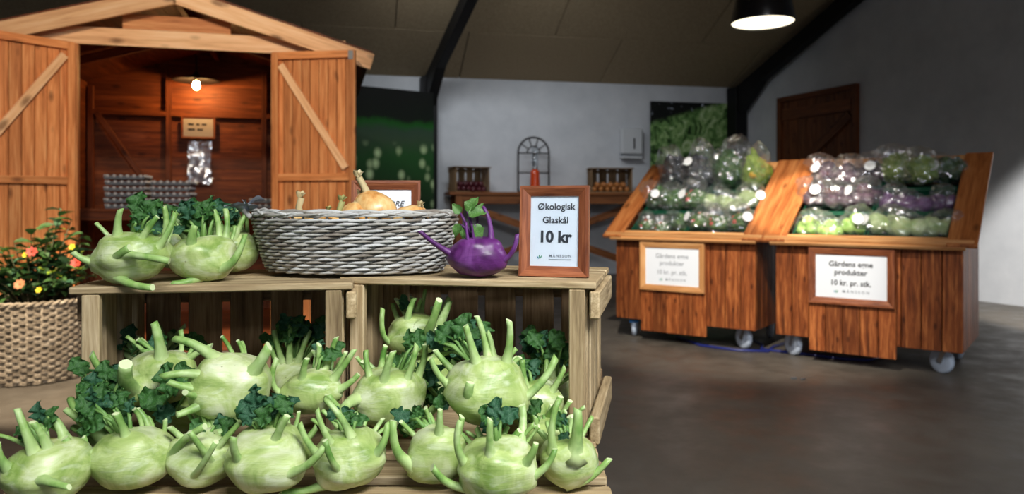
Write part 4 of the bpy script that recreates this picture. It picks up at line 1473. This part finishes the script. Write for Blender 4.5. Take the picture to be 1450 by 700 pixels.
# left loop handle wrapped in grey cloth
hp = [(-A1 + .005, -.05, BH), (-A1 - .012, -.04, BH + .012), (-A1 - .020, 0, BH + .018), (-A1 - .012, .04, BH + .012), (-A1 + .005, .05, BH)]
tube('handle', hp, .0055, M['willow'], bas, 7)
tube('handle', [(-A1 + .065, -.062, BH + .004), (-A1 + .035, -.055, BH + .018), (-A1 + .005, -.035, BH + .010)], .003, M['willow'], bas, 6)
M['cloth'] = mottled('grey_ribbon', [(.3, rgb(120, 128, 140)), (.7, rgb(160, 168, 178))], 30, .7, .2, .1)
for k, (ang, ln_) in enumerate(((150, .055), (195, .05), (40, .045), (-20, .06))):
    me = leaf_mesh('ribbon', M['cloth'], ln_, .03, 0, .12, .5, 40 + k, 5, 2)
    o = bpy.data.objects.new('cloth_ribbon', me); COL.objects.link(o); o.parent = bas
    o.location = (-A1 - .008, -.03, BH + .012 + .004 * k); o.rotation_euler = (.5, .5 * (-1) ** k, math.radians(ang))

M['onion'] = mottled('yellow_onion_skin', [(.30, rgb(158, 94, 38)), (.42, rgb(204, 146, 80)), (.56, rgb(222, 184, 122)), (.74, rgb(234, 212, 166))], 34, .34, .5, .1, (1, 1, .3))
M['onion_neck'] = mottled('dry_onion_neck', [(.3, rgb(150, 126, 84)), (.6, rgb(200, 184, 140)), (.8, rgb(220, 210, 176))], 14, .7, .3, .2, (1, 1, .2))
M['neck_green'] = mottled('greenish_onion_neck', [(.3, rgb(118, 116, 70)), (.6, rgb(166, 164, 104)), (.8, rgb(204, 196, 150))], 14, .7, .3, .2, (1, 1, .2))


def big_onion(label, px, py, Y, wpx, hpx, neck, neckr, nmat, tilt=0):
    c = P(px, py, Y)
    r = wpx / 2 * Y / F; rz_ = hpx / 2 * Y / F
    t = thing('onion', label, 'onion', c, 0, 'yellow onions in the willow basket')
    nk = [P(x, y, Y + dy) - c for x, y, dy in neck]
    dirn = nk[0].normalized()

    def fn(d):
        k = 1 + .02 * noise.noise(d * 3 + Vector((px, 0, 0)))
        cosv = d.dot(dirn)
        if cosv > .55: k += (cosv - .55) ** 1.6 * .75
        return k
    vs, fs = sphere_data(r, r, rz_, 28, 20, fn)
    mesh('bulb', vs, fs, M['onion'], t, True)
    pts = [dirn * (rz_ * .9)] + nk
    n_ = len(pts)
    rad = [neckr * (1.5 if i == 0 else (1.0 - .12 * i + .1 * (i == n_ - 1))) * Y / F for i in range(n_)]
    tube('dry_neck', pts, rad, nmat, t, 9, flat=.8)
    # torn papery tip
    e = pts[-1]
    for k in range(4):
        me = leaf_mesh('skin', nmat, neckr * 1.7 * Y / F, neckr * 1.1 * Y / F, 0, .2, .5, k + int(px), 3, 1)
        o = bpy.data.objects.new('papery_skin', me); COL.objects.link(o); o.parent = t
        o.location = e; o.rotation_euler = (1.2, .3 * k, k * 1.6)
    return t


big_onion('largest yellow onion in the basket, its thick dry neck leaning left', 531, 299, 1.52, 62, 50, [(519, 272, 0), (514, 262, 0), (508, 251, 0)], 8, M['onion_neck'])
big_onion('browner yellow onion tucked left of the largest one', 505, 309, 1.50, 50, 38, [(503, 291, 0), (506, 284, .02), (511, 276, .03)], 6, M['onion_neck'])
big_onion('flat pale onion at the right of the basket with its neck at the rim', 579, 311, 1.52, 52, 38, [(592, 298, 0), (596, 292, -.01)], 6, M['onion_neck'])
big_onion('onion sunk below the rim with a greenish withered neck', 478, 322, 1.50, 44, 34, [(481, 304, 0), (481, 296, 0), (485, 285, 0)], 7, M['neck_green'])
big_onion('onion at the left of the basket showing only its brown shrivelled neck', 428, 322, 1.53, 44, 34, [(426, 304, 0), (423, 294, 0), (427, 280, 0)], 7.5, M['onion_neck'])
big_onion('small onion deep in the basket with a short dark neck', 458, 326, 1.57, 40, 32, [(464, 309, 0), (467, 303, 0), (466, 298, 0)], 5, M['neck_green'])

# ------------------------------------------------------------------ kohlrabi


def kohl_mat(name, c1, c2, c3, vein, scar):
    m, nt, b = base_mat(name, .36, .45)
    v = coords(nt, (1, 1, 1))
    n1 = noise_tex(nt, v, 13, 5, .62, 1.0)
    r = ramp(nt, [(.34, c1), (.5, c2), (.66, c3)])
    nt.links.new(n1.outputs[0], r.inputs[0])
    col = r.outputs[0]

    def layer(col, scale, dist, lo, hi, amount, colour, detail=3):
        vv = coords(nt, scale)
        n_ = noise_tex(nt, vv, 1.0, detail, .62, dist)
        q = ramp(nt, [(lo, (0, 0, 0, 1)), (hi, (amount, amount, amount, 1))])
        nt.links.new(n_.outputs[0], q.inputs[0])
        mx = N(nt, 'ShaderNodeMix'); mx.data_type = 'RGBA'
        nt.links.new(q.outputs[0], mx.inputs[0]); nt.links.new(col, mx.inputs[6]); mx.inputs[7].default_value = colour
        return mx.outputs[2], n_
    col, _ = layer(col, (18, 18, 46), 1.2, .50, .72, .45, vein)
    col, n2 = layer(col, (14, 14, 110), 1.6, .60, .70, .35, c1)
    col, _ = layer(col, (30, 30, 34), 1.2, .66, .74, .6, scar, 5)
    vo = N(nt, 'ShaderNodeTexVoronoi'); vo.inputs['Scale'].default_value = 34
    nt.links.new(v, vo.inputs['Vector'])
    rs = ramp(nt, [(.03, (.35, .32, .2, 1)), (.075, (1, 1, 1, 1))]); nt.links.new(vo.outputs['Distance'], rs.inputs[0])
    mk = N(nt, 'ShaderNodeMix'); mk.data_type = 'RGBA'; mk.blend_type = 'MULTIPLY'; mk.inputs[0].default_value = .7
    nt.links.new(col, mk.inputs[6]); nt.links.new(rs.outputs[0], mk.inputs[7])
    nt.links.new(mk.outputs[2], b.inputs['Base Color'])
    b.inputs['Subsurface Weight'].default_value = .08
    b.inputs['Subsurface Radius'].default_value = (.02, .025, .01)
    b.inputs['Subsurface Scale'].default_value = .3
    bump(nt, b, n2.outputs[0], .2, .004)
    return m


def stem_mat(name, c1, c2, c3, cb):
    m, nt, b = base_mat(name, .45, .4)
    v = coords(nt, (1, 1, 1))
    n1 = noise_tex(nt, v, 24, 3, .6, .5)
    r = ramp(nt, [(.3, c1), (.5, c2), (.72, c3)])
    nt.links.new(n1.outputs[0], r.inputs[0])
    at = N(nt, 'ShaderNodeAttribute'); at.attribute_name = 'along'
    ra_ = ramp(nt, [(.0, (1, 1, 1, 1)), (.22, (.35, .35, .35, 1)), (.55, (0, 0, 0, 1))]); nt.links.new(at.outputs['Fac'], ra_.inputs[0])
    mx = N(nt, 'ShaderNodeMix'); mx.data_type = 'RGBA'
    nt.links.new(ra_.outputs[0], mx.inputs[0]); nt.links.new(r.outputs[0], mx.inputs[6]); mx.inputs[7].default_value = cb
    nt.links.new(mx.outputs[2], b.inputs['Base Color'])
    b.inputs['Subsurface Weight'].default_value = .1
    b.inputs['Subsurface Radius'].default_value = (.015, .02, .008)
    b.inputs['Subsurface Scale'].default_value = .3
    return m


M['kohl'] = kohl_mat('kohlrabi_skin', rgb(124, 152, 72), rgb(170, 188, 116), rgb(206, 214, 170), rgb(220, 226, 202), rgb(104, 120, 62))
M['kstem'] = stem_mat('kohlrabi_stem', rgb(88, 132, 56), rgb(138, 172, 94), rgb(184, 206, 146), rgb(196, 210, 150))
M['kstalk'] = mottled('kohlrabi_leaf_stalk', [(.3, rgb(84, 128, 58)), (.7, rgb(136, 170, 96))], 24, .5)
M['pst2'] = plain('purple_leaf_stalk', rgb(84, 36, 96), .5)
M['kcut'] = plain('kohlrabi_cut_end', rgb(206, 220, 168), .6)
M['kleaf'] = mottled('kohlrabi_leaf', [(.3, rgb(34, 74, 34)), (.55, rgb(64, 112, 52)), (.75, rgb(112, 152, 84))], 26, .5, .4, .3, trans=.25)
M['kleaf2'] = mottled('kohlrabi_leaf_blue_green', [(.3, rgb(28, 70, 48)), (.55, rgb(52, 100, 68)), (.75, rgb(108, 146, 108))], 26, .5, .4, .3, trans=.25)
M['pk'] = kohl_mat('purple_kohlrabi_skin', rgb(56, 16, 62), rgb(90, 36, 100), rgb(124, 70, 138), rgb(122, 64, 132), rgb(110, 30, 90))
M['pst'] = stem_mat('purple_kohlrabi_stem', rgb(64, 22, 76), rgb(92, 42, 106), rgb(116, 66, 132), rgb(92, 40, 104))
def kale_mesh(mat, seed):
    """ruffled leaf blade of unit length along +Y: rounded scalloped outline, frilled edge, raised midrib"""
    rr = random.Random(seed)
    ox = rr.random() * 50
    nu, nv = 16, 7
    vs, fs = [], []
    side = rr.uniform(-.25, .25)
    for j in range(nu + 1):
        t_ = j / nu
        env = math.sin(math.pi * (t_ * .86 + .10)) ** .75
        for i in range(-nv, nv + 1):
            s_ = i / nv
            a_ = abs(s_)
            sc = 1 + .16 * math.sin(t_ * 15 + ox + (2 if s_ > 0 else 0)) * a_ + .07 * math.sin(t_ * 34 + ox) * a_
            x = s_ * .40 * env * sc + side * t_ * t_
            y = t_ + .06 * a_ * math.sin(t_ * 11 + ox)
            z = -.30 * t_ * t_ + .10 * a_ + .16 * a_ ** 1.5 * math.sin(t_ * 17 + ox + s_ * 2.2) + .10 * noise.noise(Vector((s_ * 2.2 + ox, t_ * 5, ox)))
            if j == nu: x *= .75
            vs.append((x, y, z))
    W2 = 2 * nv + 1
    for j in range(nu):
        for i in range(2 * nv):
            k = j * W2 + i
            fs.append((k, k + 1, k + W2 + 1, k + W2))
    me = bpy.data.meshes.new('leaf')
    me.from_pydata(vs, [], fs); me.materials.append(mat)
    for p in me.polygons: p.use_smooth = True
    return me


KL = [kale_mesh(M['kleaf'], k) for k in range(5)] + [kale_mesh(M['kleaf2'], 20 + k) for k in range(3)]


def kohlrabi(label, cx, cy, w_, h_, Y, stems, leaves=(), roll=0.0, mats=('kohl', 'kstem', 'kcut'), group='pale green kohlrabis', leaf_set=None):
    """stems: (base px, base py, side(+1 near, -1 far), end px, end py, depth shift of the end in m, base width px, end width px[, bend])
    leaves: (px, py, depth shift m, length px, heading in degrees, pitch)"""
    rr = random.Random(int(cx * 31 + cy))
    C = P(cx, cy, Y)
    sc = Y / F
    rx, rz_ = w_ / 2 * sc, h_ / 2 * sc
    ry = rx * .96
    t = thing('kohlrabi', label, 'kohlrabi', C, 0, group)
    bases = []
    built = []
    if mats[0] == 'kohl':        # further cut stems around the crown
        stems = list(stems)
        for _ in range(5):
            an = math.radians(rr.uniform(25, 155)); q = rr.uniform(.55, .8); ln = rr.uniform(30, 52)
            bx_, by_ = cx + math.cos(an) * q * w_ / 2, cy - math.sin(an) * q * h_ / 2
            ta = an * .6 + math.radians(90) * .4 + rr.uniform(-.25, .25)
            stems.append((bx_, by_, -1, bx_ + math.cos(ta) * ln, by_ - math.sin(ta) * ln, rr.uniform(-.01, .03), rr.uniform(6, 9), rr.uniform(6, 8)))
    for st in stems:
        bx, by, side, ex, ey, dy, r0, r1 = st[:8]
        bend = st[8] if len(st) > 8 else .24
        u, v = (bx - cx) * sc / rx, (cy - by) * sc / rz_
        q = u * u + v * v
        if q >= .97:
            k = math.sqrt(.97 / q); u, v, q = u * k, v * k, .97
        d = Vector((u, -side * math.sqrt(1 - q), v))
        b = Vector((d.x * rx, d.y * ry, d.z * rz_))
        e = P(ex, ey, Y + b.y + dy) - C
        bases.append(d.normalized()); built.append((b, e, Vector((d.x / rx, d.y / ry, d.z / rz_)).normalized(), r0 / 2 * sc, r1 / 2 * sc, bend))

    sd_ = rr.random() * 60

    def fn(d):
        k = 1 + .055 * noise.noise(d * 1.7 + Vector((sd_, 0, 0))) + .012 * noise.noise(d * 5 + Vector((0, sd_, 0)))
        if d.z > .8: k -= (d.z - .8) * .35
        if d.z < -.75: k -= (-d.z - .75) * .3
        gm = 0.0; sm = 0.0
        for bd in bases:
            c = d.dot(bd)
            if c > .5:
                g = (c - .5) / .5
                gm = max(gm, g)
            # crescent leaf scar below each stem base
            dz = d.z - bd.z
            hd = Vector((d.x - bd.x, d.y - bd.y, 0)).length
            if hd < .9: sm = max(sm, math.exp(-((dz + .16 + .25 * hd * hd) / .07) ** 2) * (1 - hd / .9))
        k += .15 * gm ** 3.2 + .045 * sm
        return k
    vs, fs = sphere_data(rx, ry, rz_, 40, 28, fn)
    if roll:
        rm = Matrix.Rotation(math.radians(roll), 3, 'Y')
        vs = [rm @ v for v in vs]
    mesh('bulb', vs, fs, M[mats[0]], t, True)
    for (b, e, n, r0, r1, bend) in built:
        L_ = (e - b).length
        c = b + n * L_ * bend * .8 + (e - b) * (.5 - bend * .35)
        pts, rad = [], []
        b2 = b - n * r0 * .9
        NP = 9
        for i in range(NP):
            s_ = i / (NP - 1)
            pts.append(b2 * (1 - s_) ** 2 + c * 2 * s_ * (1 - s_) + e * s_ * s_)
            base = r0 + (r1 - r0) * s_
            rad.append(base * (1 + 1.25 * math.exp(-s_ * 7.5)) * (1 + .05 * rr.uniform(-1, 1)))
        # slanted cut
        v2, f2 = tube_data(pts, rad, 9, .82)
        sl = rr.uniform(-.7, .7)
        td = (pts[-1] - pts[-2]).normalized()
        for k in range(9):
            v2[(NP - 1) * 9 + k] = v2[(NP - 1) * 9 + k] + td * r1 * sl * math.cos(2 * math.pi * k / 9)
        so = mesh('stem', v2, f2, [M[mats[1]], M[mats[2]]], t, True, [0] * (len(f2) - 1) + [1])
        al = so.data.attributes.new('along', 'FLOAT', 'POINT')
        al.data.foreach_set('value', [(i // 9) / (NP - 1) for i in range(NP * 9)])
        so.data.polygons[len(f2) - 1].use_smooth = False
    top = Vector((0, 0, rz_ * .9))
    for lf in leaves:
        px, py, dy, ln, head, pit = lf
        p = P(px, py, Y + dy) - C
        # thin stalk from the crown of the bulb to the leaf
        cr = Vector((max(-.5, min(.5, p.x / rx * .45)) * rx, max(-.5, min(.5, p.y / ry * .4)) * ry, rz_ * .86))
        if (p - cr).length > .012:
            md = cr.lerp(p, .5) + Vector((0, 0, .008))
            tube('leaf_stalk', [cr, md, p], [.0036, .003, .0022], M['kstalk'] if mats[0] == 'kohl' else M['pst2'], t, 6)
        me = (leaf_set or KL)[rr.randrange(len(leaf_set or KL))]
        o = bpy.data.objects.new('leaf', me); COL.objects.link(o); o.parent = t
        a = math.radians(head)
        yv = Vector((math.cos(a), -.25 * math.sin(pit), math.sin(a))).normalized()
        zv = Vector((rr.uniform(-.5, .5), -1 + .3 * rr.random(), .5 + .5 * math.sin(pit))); zv = (zv - yv * zv.dot(yv)).normalized()
        xv = yv.cross(zv)
        m = Matrix((xv, yv, zv)).transposed().to_4x4()
        m = m @ Matrix.Scale(ln * sc, 4); m.translation = p
        o.matrix_local = m
    return t


def tuft(px, py, dy, w_, h_, n, ln, seed):
    """leaf list scattered over a patch"""
    r = random.Random(seed)
    n = int(n * 1.25); ln *= .9
    return [(px + r.uniform(-.5, .5) * w_, py + r.uniform(-.5, .5) * h_, dy + r.uniform(-.03, .03), ln * r.uniform(.7, 1.25), r.uniform(20, 160), r.uniform(-1, 1)) for _ in range(n)]


# on top of the left crate
kohlrabi('kohlrabi at the left end on top of the crates, one stem pointing left', 187, 364, 96, 72, 1.37, [
    (178, 334, 1, 171, 296, -.01, 13, 9), (149, 374, 1, 103, 357, -.02, 13, 9, .2), (176, 390, 1, 216, 407, -.03, 13, 11, .15),
    (186, 364, 1, 184, 351, -.012, 14, 12), (196, 357, 1, 240, 370, -.02, 13, 11, .3), (211, 340, 1, 223, 307, 0, 10, 8), (230, 356, 1, 248, 302, .02, 11, 9), (222, 345, -1, 232, 292, 0, 10, 9)],
    tuft(200, 318, .02, 26, 26, 5, 30, 1) + tuft(218, 318, .03, 22, 30, 4, 26, 2) + [(190, 300, .0, 30, 80, .3), (204, 306, .0, 30, 60, .3)])
kohlrabi('kohlrabi right of the leftmost one on the crates, stem curling up at its right', 287, 366, 90, 64, 1.43, [
    (285, 349, 1, 276, 320, -.01, 14, 9), (318, 384, 1, 347, 333, 0, 17, 8, .45), (298, 393, 1, 241, 402, -.03, 15, 10, .15), (308, 339, -1, 302, 297, 0, 10, 9), (316, 343, -1, 319, 296, .01, 10, 9), (262, 348, -1, 228, 308, 0, 11, 8), (268, 345, -1, 258, 302, 0, 10, 9)],
    tuft(272, 318, .02, 24, 28, 5, 28, 3) + tuft(296, 316, .03, 26, 26, 5, 28, 4) + [(268, 312, 0, 30, 95, .2), (290, 312, .01, 28, 70, .2)])
kohlrabi('partly hidden kohlrabi on the crates touching the basket side', 330, 357, 68, 60, 1.56, [
    (323, 337, 1, 309, 286, 0, 9, 7), (340, 340, 1, 350, 300, .02, 9, 7), (326, 338, -1, 324, 292, 0, 9, 8)],
    tuft(305, 310, .0, 20, 30, 3, 26, 5) + tuft(322, 312, .02, 18, 24, 3, 22, 6))
kohlrabi('small kohlrabi glimpsed between the two front ones on the crates', 246, 354, 58, 56, 1.57, [
    (246, 330, 1, 252, 300, 0, 9, 7), (236, 332, -1, 234, 293, 0, 9, 8)], tuft(238, 316, .0, 26, 26, 4, 24, 7))

# inside the left crate
kohlrabi('kohlrabi high in the left crate with one thick upright stem', 224, 537, 98, 80, 1.345, [
    (241, 505, 1, 218, 457, -.01, 18, 12, .3), (190, 545, 1, 129, 501, -.03, 14, 10, .2), (208, 548, 1, 178, 516, -.05, 24, 17, .25), (262, 510, -1, 300, 490, 0, 11, 9)],
    tuft(205, 500, .08, 40, 22, 6, 26, 8))
kohlrabi('largest kohlrabi in the left crate, tipped over with many stems pointing left', 328, 550, 106, 96, 1.26, [
    (312, 502, 1, 246, 480, 0, 18, 11, .25), (366, 525, 1, 381, 490, 0, 22, 14, .3), (303, 522, 1, 229, 534, -.03, 14, 11, .3), (296, 543, 1, 238, 541, -.02, 12, 10, .2), (299, 552, 1, 262, 556, -.03, 11, 9, .2), (305, 562, 1, 250, 588, -.03, 15, 10, .3), (350, 585, 1, 306, 614, -.05, 15, 12, .3), (290, 535, 1, 256, 548, -.02, 10, 8)],
    [(245, 560, .0, 46, 100, .4), (232, 572, .0, 40, 160, .2), (250, 580, -.01, 36, 200, .2), (268, 545, .0, 34, 120, .3)])
kohlrabi('mid-sized kohlrabi at the right inside the left crate before the corner post', 442, 556, 80, 62, 1.315, [
    (434, 533, 1, 435, 508, -.01, 13, 9), (404, 560, 1, 392, 508, -.01, 10, 9, .5), (473, 538, 1, 502, 495, 0, 12, 9), (480, 553, 1, 508, 530, 0, 12, 9), (455, 530, -1, 476, 478, 0, 10, 9), (446, 528, -1, 452, 488, 0, 10, 9)],
    tuft(458, 508, .03, 26, 24, 4, 24, 9))
kohlrabi('kohlrabi at the rear right of the left crate, mostly a bunch of stems and leaves', 414, 535, 66, 56, 1.545, [
    (405, 512, 1, 388, 468, 0, 9, 8), (415, 512, 1, 412, 462, .01, 9, 8), (425, 512, 1, 440, 468, .01, 9, 8), (432, 515, 1, 455, 486, 0, 9, 8), (400, 516, 1, 383, 490, 0, 9, 8), (420, 510, -1, 428, 470, 0, 9, 7), (410, 511, -1, 400, 478, 0, 9, 7)],
    tuft(415, 488, .0, 70, 40, 16, 26, 10))
kohlrabi('kohlrabi at the rear left of the left crate seen as stems leaning left', 216, 526, 66, 56, 1.52, [
    (192, 505, 1, 152, 492, 0, 10, 8), (200, 503, 1, 178, 482, 0, 10, 8), (212, 502, 1, 196, 476, 0, 10, 8), (222, 503, -1, 262, 462, 0, 8, 7)],
    tuft(170, 495, .0, 44, 26, 9, 24, 12) + tuft(262, 490, .06, 50, 30, 7, 24, 13))
kohlrabi('shaded kohlrabi low at the left side of the left crate', 146, 606, 62, 60, 1.27, [
    (132, 585, 1, 112, 545, .03, 12, 9), (128, 590, 1, 100, 565, .02, 14, 11, .2), (140, 580, -1, 118, 535, .02, 12, 10), (135, 600, 1, 108, 580, -.02, 12, 9)],
    tuft(150, 560, .0, 60, 50, 15, 30, 14) + tuft(140, 545, .05, 40, 40, 6, 28, 15))
kohlrabi('dark kohlrabi wedged beneath the largest one in the left crate', 246, 588, 80, 64, 1.40, [(225, 575, 1, 205, 560, -.02, 10, 8), (262, 570, 1, 270, 585, -.03, 10, 8)],
    tuft(225, 575, -.03, 60, 40, 7, 34, 16))

# inside the right crate
kohlrabi('kohlrabi in the right crate with a long stem drooping over the row below', 551, 562, 98, 78, 1.335, [
    (548, 535, 1, 557, 498, -.01, 15, 10), (579, 536, 1, 590, 488, .01, 11, 9), (522, 584, 1, 464, 559, -.03, 13, 10, .35), (576, 592, 1, 629, 560, -.03, 16, 13, .35), (527, 532, 1, 518, 497, .01, 11, 9), (535, 530, -1, 546, 490, 0, 11, 9), (514, 556, 1, 543, 640, -.13, 13, 10, .75), (592, 540, -1, 602, 488, 0, 12, 10)],
    tuft(578, 505, .05, 40, 40, 7, 28, 17) + tuft(612, 560, .07, 30, 70, 8, 32, 18))
kohlrabi('topmost kohlrabi at the rear of the right crate with a fan of upright stems', 592, 474, 84, 56, 1.50, [
    (578, 452, 1, 588, 422, 0, 11, 8), (586, 450, -1, 597, 424, 0, 8, 7), (602, 482, 1, 622, 425, -.04, 17, 10), (622, 462, 1, 636, 428, 0, 15, 10), (560, 486, 1, 542, 437, -.01, 10, 8, .5), (562, 462, -1, 556, 430, .02, 8, 7), (610, 470, -1, 612, 436, 0, 8, 7), (590, 492, 1, 568, 520, -.08, 14, 9, .3)],
    [(572, 440, .04, 22, 80, 0)])
kohlrabi('biggest kohlrabi in the right crate, round and pale with upright stems', 690, 556, 108, 98, 1.255, [
    (676, 512, 1, 659, 461, -.01, 15, 10), (692, 508, -1, 675, 448, 0, 12, 9), (719, 514, 1, 721, 454, -.01, 15, 10), (634, 548, 1, 610, 507, -.01, 12, 9), (642, 530, -1, 616, 496, 0, 12, 9), (665, 558, 1, 666, 542, -.012, 15, 12), (738, 566, 1, 787, 507, .02, 13, 12, .2), (700, 508, -1, 690, 470, 0, 9, 8)],
    tuft(642, 490, .06, 46, 46, 8, 32, 19) + [(650, 478, .03, 36, 80, .2), (690, 480, .04, 26, 100, .2)])
kohlrabi('kohlrabi half hidden behind the biggest one in the right crate', 758, 576, 80, 72, 1.39, [
    (744, 548, 1, 739, 510, 0, 12, 10), (764, 588, 1, 794, 562, -.05, 12, 9, .3), (780, 552, 1, 800, 520, 0, 10, 8)],
    tuft(735, 530, .03, 30, 34, 4, 28, 20))
kohlrabi('kohlrabi in the far right corner of the right crate, mostly leaves and stems', 782, 556, 62, 56, 1.50, [
    (770, 536, 1, 770, 492, 0, 10, 8), (780, 532, 1, 796, 486, 0, 10, 8), (790, 530, 1, 804, 505, 0, 10, 8), (800, 535, 1, 815, 520, 0, 10, 8), (785, 531, -1, 782, 490, 0, 9, 8), (776, 533, -1, 762, 500, 0, 9, 8)],
    tuft(776, 505, -.03, 50, 36, 16, 26, 21))
kohlrabi('kohlrabi under the fan-stemmed one at the rear of the right crate', 602, 540, 80, 80, 1.505, [(590, 505, 1, 582, 480, 0, 10, 8), (612, 505, 1, 640, 480, 0, 10, 8)], tuft(630, 500, .0, 50, 40, 9, 30, 22))

# front row on the slatted base crates
kohlrabi('kohlrabi at the far left of the front row, cut by the picture edge', 70, 668, 110, 84, 1.10, [
    (40, 655, 1, -4, 629, -.01, 17, 12, .3), (14, 668, 1, -6, 646, 0, 13, 11), (70, 634, 1, 24, 579, 0, 15, 10, .3), (84, 631, 1, 46, 598, -.01, 14, 10, .3), (86, 630, -1, 62, 584, 0, 15, 12, .3), (95, 632, -1, 68, 600, .01, 12, 10), (86, 660, 1, 98, 690, -.02, 16, 9, .2)],
    [(40, 605, 0, 22, 190, .2), (44, 610, 0, 22, 220, .2), (58, 600, .01, 30, 100, .2), (66, 606, .01, 30, 80, .2), (50, 618, .02, 26, 150, .2)])
kohlrabi('kohlrabi second from the left in the front row, with dark leaves above', 189, 651, 106, 84, 1.155, [
    (147, 640, 1, 91, 621, -.02, 17, 13, .25), (191, 613, 1, 164, 586, -.01, 12, 10, .35), (142, 625, -1, 92, 580, .0, 18, 10, .2), (165, 614, -1, 128, 592, .02, 14, 11), (138, 632, -1, 104, 606, .02, 14, 12)],
    tuft(155, 590, .03, 56, 44, 12, 32, 23) + [(128, 596, -.01, 30, 230, .3), (146, 590, -.02, 34, 220, .3), (135, 580, 0, 30, 190, .3)])
kohlrabi('kohlrabi third from the left in the front row, crossed by pale stems', 288, 649, 92, 76, 1.18, [
    (266, 618, 1, 240, 605, -.01, 10, 9), (318, 650, 1, 268, 612, -.03, 11, 9, .1), (290, 664, 1, 306, 626, -.03, 10, 8, .25), (252, 640, 1, 290, 604, -.02, 13, 10, .25), (316, 628, 1, 340, 598, 0, 11, 9)],
    tuft(300, 612, .02, 34, 16, 4, 26, 24))
kohlrabi('kohlrabi left of centre in the front row, crowned by dark green leaves', 379, 650, 112, 94, 1.145, [
    (418, 662, 1, 460, 632, -.01, 14, 12, .3), (398, 616, 1, 407, 589, -.01, 12, 10), (354, 640, 1, 331, 619, -.02, 12, 10, .2), (360, 615, -1, 348, 592, 0, 12, 9), (420, 640, -1, 448, 605, .01, 12, 10)],
    tuft(378, 590, .01, 64, 26, 14, 32, 25))
kohlrabi('kohlrabi at centre left of the front row with several slim stems to its left', 495, 648, 98, 84, 1.165, [
    (506, 614, 1, 460, 566, 0, 12, 9, .3), (478, 622, 1, 449, 580, 0, 11, 8, .4), (462, 640, 1, 424, 600, 0, 12, 10, .2), (492, 654, 1, 460, 624, -.02, 10, 9, .3), (470, 682, 1, 398, 697, -.02, 14, 11, .2), (536, 640, 1, 548, 600, .01, 14, 10, .4)],
    tuft(488, 604, .03, 40, 18, 5, 26, 26))
kohlrabi('kohlrabi at centre right of the front row with a stout stem curving up left', 620, 645, 84, 82, 1.18, [
    (624, 610, 1, 623, 580, -.01, 15, 9), (586, 658, 1, 557, 596, -.01, 19, 12, .4), (650, 615, 1, 654, 590, 0, 12, 10)],
    tuft(600, 600, .05, 50, 40, 7, 30, 27))
kohlrabi('nearest kohlrabi of the front row with a long stem lying to its left', 705, 664, 106, 84, 1.125, [
    (695, 636, 1, 694, 594, -.01, 15, 10), (660, 654, 1, 652, 596, 0, 14, 10, .4), (743, 650, 1, 759, 628, -.01, 16, 9), (666, 692, 1, 612, 662, -.02, 14, 12, .3), (752, 672, 1, 786, 636, .0, 14, 10, .3), (682, 634, -1, 674, 606, 0, 11, 9), (724, 634, -1, 736, 610, .0, 12, 10), (738, 640, -1, 739, 574, .03, 13, 11)],
    tuft(712, 605, .03, 36, 30, 6, 30, 28))
kohlrabi('rightmost kohlrabi of the front row, a dark green stem pointing right', 806, 652, 84, 68, 1.175, [
    (813, 630, 1, 818, 580, 0, 22, 14), (780, 636, 1, 791, 566, .0, 13, 10, .3), (806, 684, 1, 863, 650, -.01, 15, 10, .3), (826, 640, -1, 806, 590, .01, 11, 9)],
    tuft(794, 610, .02, 16, 36, 4, 22, 29))
kohlrabi('small kohlrabi wedged behind the rightmost front one', 772, 624, 70, 60, 1.29, [(760, 604, 1, 758, 590, 0, 10, 9), (783, 604, 1, 792, 580, 0, 10, 9)], tuft(750, 592, .02, 40, 24, 5, 26, 30))

# the purple one
M['pleafk'] = mottled('purple_kohlrabi_leaf', [(.3, rgb(52, 96, 40)), (.55, rgb(92, 138, 64)), (.75, rgb(150, 178, 120))], 20, .45, .4, .2, trans=.25)
PL = [leaf_mesh('leaf', M['pleafk'], 1.0, .75, .08, .12, .5, 70 + k, 8, 3) for k in range(3)]
kohlrabi('glossy purple kohlrabi with small green leaves between the basket and the price sign', 676, 365, 78, 60, 1.455, [
    (640, 360, 1, 594, 327, -.02, 9, 7, .2), (710, 372, 1, 732, 332, -.01, 9, 7, .4), (697, 341, 1, 684, 293, .01, 9, 6, .3), (664, 342, 1, 660, 316, 0, 5, 4), (672, 340, 1, 668, 318, 0, 5, 4)],
    [(660, 322, 0, 18, 250, .2), (662, 300, 0, 26, 60, .3), (664, 306, -.01, 28, 20, .4), (652, 302, 0, 18, 130, .2), (672, 318, -.01, 26, 290, .4), (676, 304, .01, 18, 70, .2), (652, 318, .0, 20, 240, .2)],
    mats=('pk', 'pst', 'kcut'), group='purple kohlrabi', leaf_set=PL)
